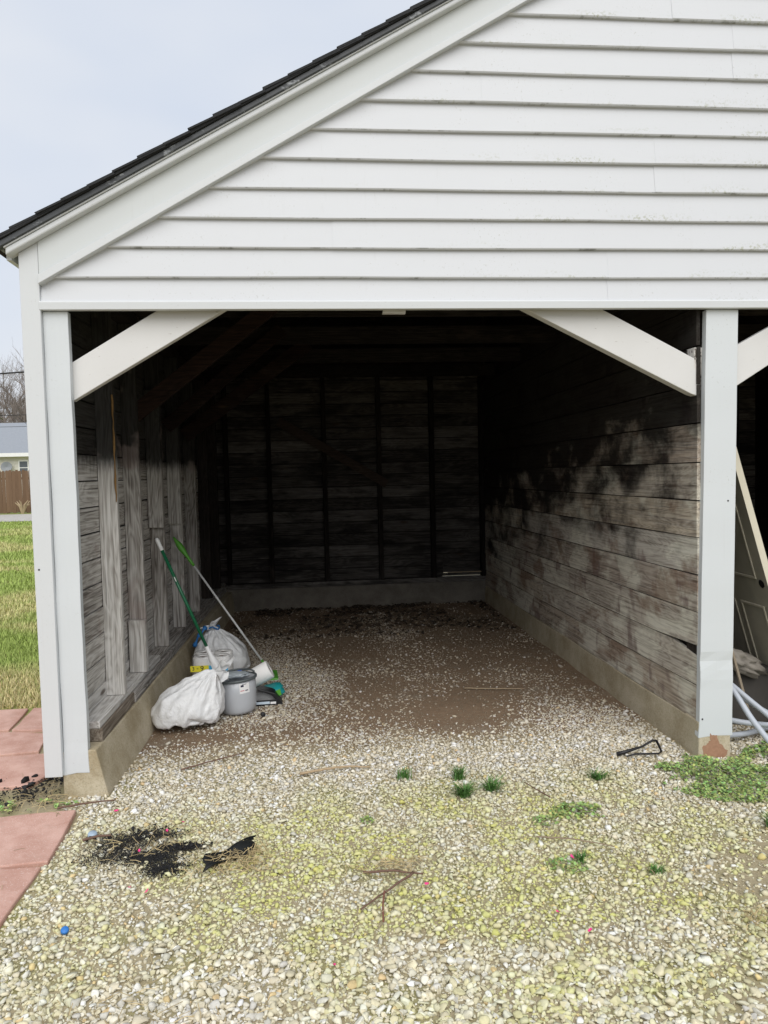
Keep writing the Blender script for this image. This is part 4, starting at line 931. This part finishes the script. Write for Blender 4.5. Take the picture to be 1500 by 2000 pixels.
twig([(-.80, .25, .02), (-.68, .33, .022), (-.46, .46, .02)], .005, 'thin dark twig lying inside near the footing')
twig([(-1.33, -.20, .03), (-1.2, -.15, .028), (-1.07, -.10, .02)], .006, 'dark twig lying beside the corner footing')
twig([(1.14, -.42, .028), (1.10, -.34, .028), (1.06, -.22, .022)], .004, 'thin grey twig above the clover patch')
twig([(.95, -.80, .025), (1.10, -.84, .026), (1.26, -.93, .022)], .004, 'long thin twig below the clover patch', (.26, .20, .14))
twig([(1.10, 1.55, .015), (1.35, 1.48, .018), (1.55, 1.47, .015)], .004, 'thin pale stick on the dirt inside the bay', (.34, .27, .18))
twig([(-1.10, -.56, .03), (-1.03, -.53, .03), (-.98, -.525, .028)], .007, 'short brown stub beside the grey ring cap')

# black crumbs and mulch
def crumbs(n, spots, smin, smax, label, seed, dark=(.010, .010, .011)):
    r_ = np.random.default_rng(seed); k = r_.integers(len(spots), size=n); sp = np.array(spots)[k]; x = sp[:, 0]+r_.normal(0, 1, n)*sp[:, 2]; y = sp[:, 1]+r_.normal(0, 1, n)*sp[:, 3]
    s = r_.uniform(smin, smax, n)*r_.uniform(.5, 1, n); z = ground_z(x, y)+.012+s*.5; C = np.array([dark])*r_.uniform(.6, 2.2, (n, 1))
    g = ~((y > -.03) & (x > -1.36)); x, y, z, s, C = x[g], y[g], z[g], s[g], C[g]
    V, F, C = stones(np.c_[x, y, z], s, C, 0 if n > 2000 else 1, .6); o = np_mesh('black_mulch', V, F, C, M_mulch); tag(o, label, 'mulch')
M_mulch = tint_mat('black_rubber_mulch', .75, .3, 90, .05)
crumbs(9000, [(-.92, -.58, .07, .05), (-.80, -.52, .07, .035), (-.88, -.70, .09, .04), (-.68, -.84, .05, .035), (-.64, -.66, .05, .02), (-.74, -.74, .06, .03)], .003, .0085, 'black crumbs spilled over gravel beside the red paver', 3)
crumbs(26, [(-.82, -.47, .07, .03), (-.93, -.52, .08, .03), (-.62, -.66, .05, .02)], .014, .022, 'larger black lumps among the spilled crumbs', 4)
crumbs(60, [(-1.60, .10, .12, .10), (-1.50, .28, .06, .08), (-1.75, .02, .08, .06)], .02, .042, 'black mulch lumps between the pavers and the corner post', 6)
crumbs(500, [(-1.55, .10, .14, .12)], .004, .012, 'fine black mulch round the corner post', 7)
r3 = np.random.default_rng(77); nl = 2600; lx_ = r3.uniform(-.95, 2.1, nl); ly_ = 5.25-r3.random(nl)**1.6*1.7; kk = fbm(lx_, ly_, 2.2, 15) > .44; lx_, ly_ = lx_[kk], ly_[kk]; nl = len(lx_)
lv = np.stack([lx_, ly_, ground_z(lx_, ly_)+r3.uniform(.006, .03, nl)], 1); la = r3.normal(0, .016, (nl, 3)); lb2 = r3.normal(0, .014, (nl, 3)); la[:, 2] *= .5; lb2[:, 2] *= .5
o = np_mesh('leaf_litter', np.stack([lv-la, lv-lb2, lv+la, lv+lb2], 1).reshape(-1, 3), np.arange(4*nl).reshape(-1, 4), np.repeat(np.array([[.045, .032, .022]])*r3.uniform(.4, 1.6, (nl, 1)), 4, 0), M_mulch); tag(o, 'dark dead leaves drifted along the back wall of the bay', 'leaf litter')
# black cloth scrap
sc_ = MB(); nx, ny = 14, 6
for j in range(ny+1):
    for i in range(nx+1):
        u_, v_ = i/nx, j/ny; x = -.51+.19*u_+.012*math.sin(v_*7); y = -.835+.16*u_+(v_-.5)*(.15+.03*math.sin(u_*9)); sc_.v.append((x, y, float(ground_z(x, y))+.024+.012*math.sin(u_*8+v_*3)+.008*math.sin(v_*9+u_*4)))
for j in range(ny):
    for i in range(nx): a = j*(nx+1)+i; sc_.f.append((a, a+1, a+nx+2, a+nx+1))
o = build('black_scrap', sc_, plain('black_sheet_scrap', (.010, .011, .011), .6, .3), None, True); md = o.modifiers.new('thick', 'SOLIDIFY'); md.thickness = .006; tag(o, 'crumpled black sheet scrap lying on straw and gravel', 'scrap')
# bent black wire clip
o = build('bent_wire', MB().tube([(1.70, .085, .02), (1.76, .09, .03), (1.86, .11, .045), (1.95, .16, .06), (1.965, .14, .062), (1.955, .06, .03), (1.93, .045, .025), (1.80, .06, .025), (1.74, .045, .02)], [.012, .010, .006, .007, .008, .006, .005, .006, .004], 7), M_black, None, True); tag(o, 'bent black plastic strap forming a triangle on the gravel', 'strap')
# pink petals, each one on the gravel
M_pink = plain('pink_petal', (.72, .06, .24), .6, .3)
pet = MB().add([(0, 0, 0), (.012, -.004, .006), (.017, .004, .009), (.009, .010, .005), (-.010, .006, .007), (-.014, -.004, .010), (-.004, -.010, .004)], [(0, 1, 2), (0, 2, 3), (0, 3, 4), (0, 4, 5), (0, 5, 6), (0, 6, 1)])
p0 = build('petal', pet, M_pink)
spots = [(-.735, -.50), (-.79, -.985), (-.71, -1.02), (.405, -1.115), (.86, -1.36), (.94, -1.48), (.02, -1.56), (-1.03, -.24), (-.67, -.42), (1.05, -.98), (-.82, -.68)]
for i, (x, y) in enumerate(spots):
    o = p0 if i == 0 else p0.copy()
    if i: col.objects.link(o)
    o.location = (x, y, float(ground_z(x, y))+.02); o.rotation_euler = (random.uniform(-.5, .5), random.uniform(-.5, .5), random.uniform(0, 6)); o.scale = (random.uniform(.45, .8),)*3
    tag(o, 'small bright pink petal fallen on the gravel', 'petal', 'pink petals on the gravel')

# ================================================================== BEYOND THE GARAGE (left)
# lawn blades
def make_lawn():
    n = 90000; yc = 5.6*np.exp(rng.random(n)*1.75); y = yc-3.973; fr = rng.uniform(-.50, -.255, n); x = yc*fr
    k = (y > 1.66) & (x < -1.62) & (y < 24); x, y, yc = x[k], y[k], yc[k]; n = len(x); z = ground_z(x, y)
    h = rng.uniform(.02, .055, n)*(1+.03*yc); a = rng.random(n)*6.283; w_ = .0022*(1+.22*yc); ln = rng.uniform(.2, 1., n)*h
    dry = np.clip((2.95-y)/.6, 0, 1)+np.clip((fbm(x*.6, y*1.4, 1., 77)-.46)*5, 0, 1)*.75; dry = np.clip(dry, 0, 1)*rng.random(n)**.4
    C = np.array([[.32, .41, .11]])*(1-dry[:, None])+np.array([[.68, .56, .32]])*dry[:, None]; C = C*rng.uniform(.65, 1.35, (n, 1))
    b = np.stack([x, y, z], 1); px_ = np.stack([-np.sin(a)*w_, np.cos(a)*w_, 0*a], 1); tip = b+np.stack([np.cos(a)*ln, np.sin(a)*ln, h], 1)
    V = np.stack([b-px_, b+px_, tip], 1).reshape(-1, 3); F = np.arange(3*n).reshape(-1, 3)
    o = np_mesh('lawn_grass', V, F, np.repeat(C, 3, 0), tint_mat('lawn_blades', .7, .2, 60, .05)); tag(o, 'patchy green and straw coloured lawn beside the garage', 'grass')
make_lawn()
# far gravel drive
xs = np.linspace(-40, -5, 36); mb = MB()
for x in xs: mb.v += [(x, 24.2, float(ground_z(x, 24.2))+.02), (x, 29.0, float(ground_z(x, 29.))+.02)]
mb.f = [(2*i, 2*i+2, 2*i+3, 2*i+1) for i in range(35)]
build('driveway', mb, concrete('pale_gravel_drive', (.36, .34, .31), (.50, .48, .45), .2), None, kind='structure')
# picket fence
FY = 30.2; fence = thing('picket_fence', 'brown stained dog-eared wooden fence across the drive', 'fence', (-15, FY, float(ground_z(-15, FY))))
k = N('brown_fence_stain', .85, .15); f = k.noise(k.scale(k.pos, (9, 9, .8)), 3, 4); k.color(k.mix(k.math('ADD', k.math('MULTIPLY', f, .6), k.math('MULTIPLY', k.rnd, .4)), (.10, .062, .038), (.21, .135, .085))); M_fence = k.m
me0 = build('picket', MB().prism([(-.0695, .03), (.0695, .03), (.0695, 1.84), (.04, 1.90), (-.04, 1.90), (-.0695, 1.84)], -.01, .01), M_fence, fence)
for i in range(62):
    o = me0 if i == 0 else me0.copy()
    if i: col.objects.link(o); o.parent = fence
    o.location = (-5.2+i*.142+random.uniform(-.004, .004), random.uniform(-.004, .004), random.uniform(-.025, .025)); o.rotation_euler = (0, random.uniform(-.008, .008), 0)
for zz in (.35, 1.5): build('rail', MB().box(-5.3, 3.7, .012, .05, zz, zz+.09), M_fence, fence)
for i in range(5): build('fence_post', MB().box(-5.2+i*2.2, -5.11+i*2.2, .05, .14, 0, 1.86), M_fence, fence)
# stump and brush at the fence foot
sb = MB()
for i in range(9): a = random.uniform(0, 6.28); sb.tube([(0, 0, 0), (.12*math.cos(a), .08*math.sin(a), .22+random.uniform(0, .2)), (.32*math.cos(a), .2*math.sin(a), .38+random.uniform(0, .25))], [.06, .04, .015], 6)
o = build('cut_shrub', sb, plain('pale_cut_wood', (.40, .31, .20), .9), None); o.location = (-12.75, 29.75, float(ground_z(-12.8, 29.7))); tag(o, 'pale cut back shrub stubs at the foot of the brown fence', 'shrub')
# neighbour's house
HY = 41.; hz = float(ground_z(-18, HY)); hs = thing('house', 'pale sided single-storey house with grey hip roof behind the brown fence', 'house', (-18, HY, hz))
wl = build('wall', MB().box(-7.0, 5.0, 0, 8, 0, 2.85), plain('cream_wall_backing', (.6, .58, .52), .7), hs)
M_hs = plain('cream_house_siding', (.66, .64, .58), .6, .3, .05)
for i in range(16): build('siding_board', MB().prism([(-.002, .05+i*.175), (-.032, .05+i*.175), (-.010, .05+(i+1)*.175+.01), (-.002, .05+(i+1)*.175+.01)], -7.0, 5.0, 'x'), M_hs, wl)
M_hr = plain('grey_house_shingle', (.27, .29, .32), .9, .1, .12, 9)
rf = build('roof', MB().add([(-7.5, -.5, 2.9), (5.5, -.5, 2.9), (5.5, 8.5, 2.9), (-7.5, 8.5, 2.9), (-3, 4, 5.0), (1.0, 4, 5.0)], [(0, 1, 5, 4), (1, 2, 5), (2, 3, 4, 5), (3, 0, 4), (3, 2, 1, 0)]), M_hr, hs)
build('fascia', MB().box(-7.52, 5.52, -.53, -.503, 2.72, 2.93), plain('white_fascia', (.78, .78, .78), .5), rf); build('fascia', MB().box(5.503, 5.53, -.53, 8.5, 2.72, 2.93), M_white, rf)
build('soffit', MB().box(-7.5, 5.5, -.5, -.034, 2.80, 2.83), M_white, rf)
wn = build('window', MB().box(.97, 1.42, -.05, -.036, 1.70, 2.45), plain('window_glass_dark', (.10, .115, .13), .15, .5), hs)
wt = MB().box(.91, .97, -.06, -.034, 1.64, 2.51).box(1.42, 1.48, -.06, -.034, 1.64, 2.51).box(.97, 1.42, -.06, -.034, 1.64, 1.70).box(.97, 1.42, -.06, -.034, 2.45, 2.51).box(.97, 1.42, -.058, -.034, 2.06, 2.10); build('frame', wt, M_white, wn)
dsh = build('satellite_dish', MB().lathe([(.0001, .0), (.18, .03), (.30, .09), (.305, .10), (.28, .095), (.0001, .015)], 24), plain('grey_dish_metal', (.20, .215, .23), .4, .4), hs, True); dsh.location = (.35, -.32, 2.12); dsh.rotation_euler = (R(75), 0, R(15))
build('dish_arm', MB().tube([(.35, -.03, 1.8), (.35, -.2, 1.88), (.35, -.30, 2.10)], .02, 6), M_rim, hs)
# bare trees on the rise behind
M_bark2 = plain('grey_bare_bark', (.17, .145, .125), .9, .1, .3, 6); M_twig = plain('bare_twig', (.20, .17, .15), .9, .1, .2, 4)
def bare_tree(loc, H, seed, label, lean=0):
    r_ = random.Random(seed); t = thing('bare_tree', label, 'tree', loc, 'bare trees behind the house'); tr = MB(); cr = MB()
    def grow(p_, d, L, rad, lv):
        n = 4; pts = [p_.copy()]; q = p_.copy(); dd = d.copy()
        for i in range(n): dd = (dd+Vector((r_.uniform(-1, 1), r_.uniform(-1, 1), r_.uniform(-.3, .7)))*.16).normalized(); q = q+dd*L/n; pts.append(q.copy())
        (tr if lv < 2 else cr).tube(pts, [rad*(1-.6*i/n) for i in range(n+1)], 6 if lv < 2 else 3, lv < 2)
        if lv >= 4: return
        for k in range({0: 7, 1: 6, 2: 6, 3: 5}[lv]):
            tt = r_.uniform(.3, 1.); i = min(n-1, int(tt*n)); b = pts[i].lerp(pts[i+1], tt*n-i)
            nd = (dd*.7+Vector((r_.uniform(-1, 1), r_.uniform(-1, 1), r_.uniform(-.15, .8)))*.85).normalized(); grow(b, nd, L*r_.uniform(.42, .62), rad*.42, lv+1)
    grow(Vector((0, 0, -.3)), Vector((lean, 0, 1)).normalized(), H*.55, H*.016, 0)
    build('trunk', tr, M_bark2, t); build('crown', cr, M_twig, t)
for i, (px_, Y_, H) in enumerate([(-26.5, 64, 9.5), (-22.6, 58, 7.6), (-24.6, 70, 9.8), (-27.6, 66, 9.0), (-21.0, 57, 7.0), (-29.5, 68, 10), (-23.3, 62, 8.0), (-20.2, 52, 9.5)]):
    bare_tree((px_, Y_, float(ground_z(px_, Y_))), H*1.4, 40+i, 'leafless grey tree in the wood behind the pale house')
# evergreen among them
et = thing('cedar_tree', 'dull green cedar standing among the leafless trees', 'tree', (-25.6, 60, float(ground_z(-25, 60))))
build('trunk', MB().tube([(0, 0, -.2), (.1, 0, 3), (0, 0, 5.8)], [.2, .12, .03], 8), M_bark2, et)
n = 5000; tt = rng.random(n)**.7; a = rng.random(n)*6.283; rr_ = (1-tt)*1.5*np.sqrt(rng.random(n))*(1+.3*np.sin(a*3+tt*9))+.05; b = np.stack([rr_*np.cos(a), rr_*np.sin(a), 1.0+tt*5.2], 1); d1 = rng.normal(0, .09, (n, 3)); d2 = rng.normal(0, .06, (n, 3))
o = np_mesh('crown', np.stack([b-d1, b+d1, b+d2+np.array([0, 0, .12])], 1).reshape(-1, 3), np.arange(3*n).reshape(-1, 3), np.repeat(np.array([[.085, .10, .045]])*rng.uniform(.6, 1.5, (n, 1)), 3, 0), M_leaf, None); o.parent = et
# wooded rise behind, reads as one brown mass
n = 90000; x = rng.uniform(-60, -8, n); y = rng.uniform(72, 95, n); z = ground_z(x, y)+rng.random(n)**.8*(7.2+3.*fbm(x, y, .15, 91)); d1 = rng.normal(0, .12, (n, 3)); d1[:, 2] += rng.uniform(-.6, .6, n); wv = rng.normal(0, .02, (n, 3)); b = np.stack([x, y, z], 1)
o = np_mesh('far_wood', np.stack([b-d1, b+d1, b+d1*.2+wv], 1).reshape(-1, 3), np.arange(3*n).reshape(-1, 3), np.repeat(np.array([[.20, .165, .14]])*rng.uniform(.5, 1.4, (n, 1)), 3, 0), M_leaf); tag(o, 'grey brown leafless wood rising behind the house', 'wood')
# overhead cables
def cable(a, b, sag, rad, label):
    a, b = Vector(a), Vector(b); pts = [a.lerp(b, t/20)-Vector((0, 0, sag*4*(t/20)*(1-t/20))) for t in range(21)]
    o = build('overhead_cable', MB().tube(pts, rad, 6), M_black, None, True); tag(o, label, 'cable')
cable((-30, 27, 5.9), (-3.0, 23, 6.1), .5, .028, 'thick black overhead cable against the open sky')
cable((-34, 37, 5.35), (-6, 37, 5.5), .25, .018, 'thin black overhead cable against the bare trees')
cable((-34, 38.5, 4.95), (-6, 38, 4.85), .2, .012, 'pale thin overhead wire just above the grey house roof')
cable((-15.6, 37, 5.2), (-12.9, 37, 1.9), -.3, .012, 'slack wire hanging down in front of the house')
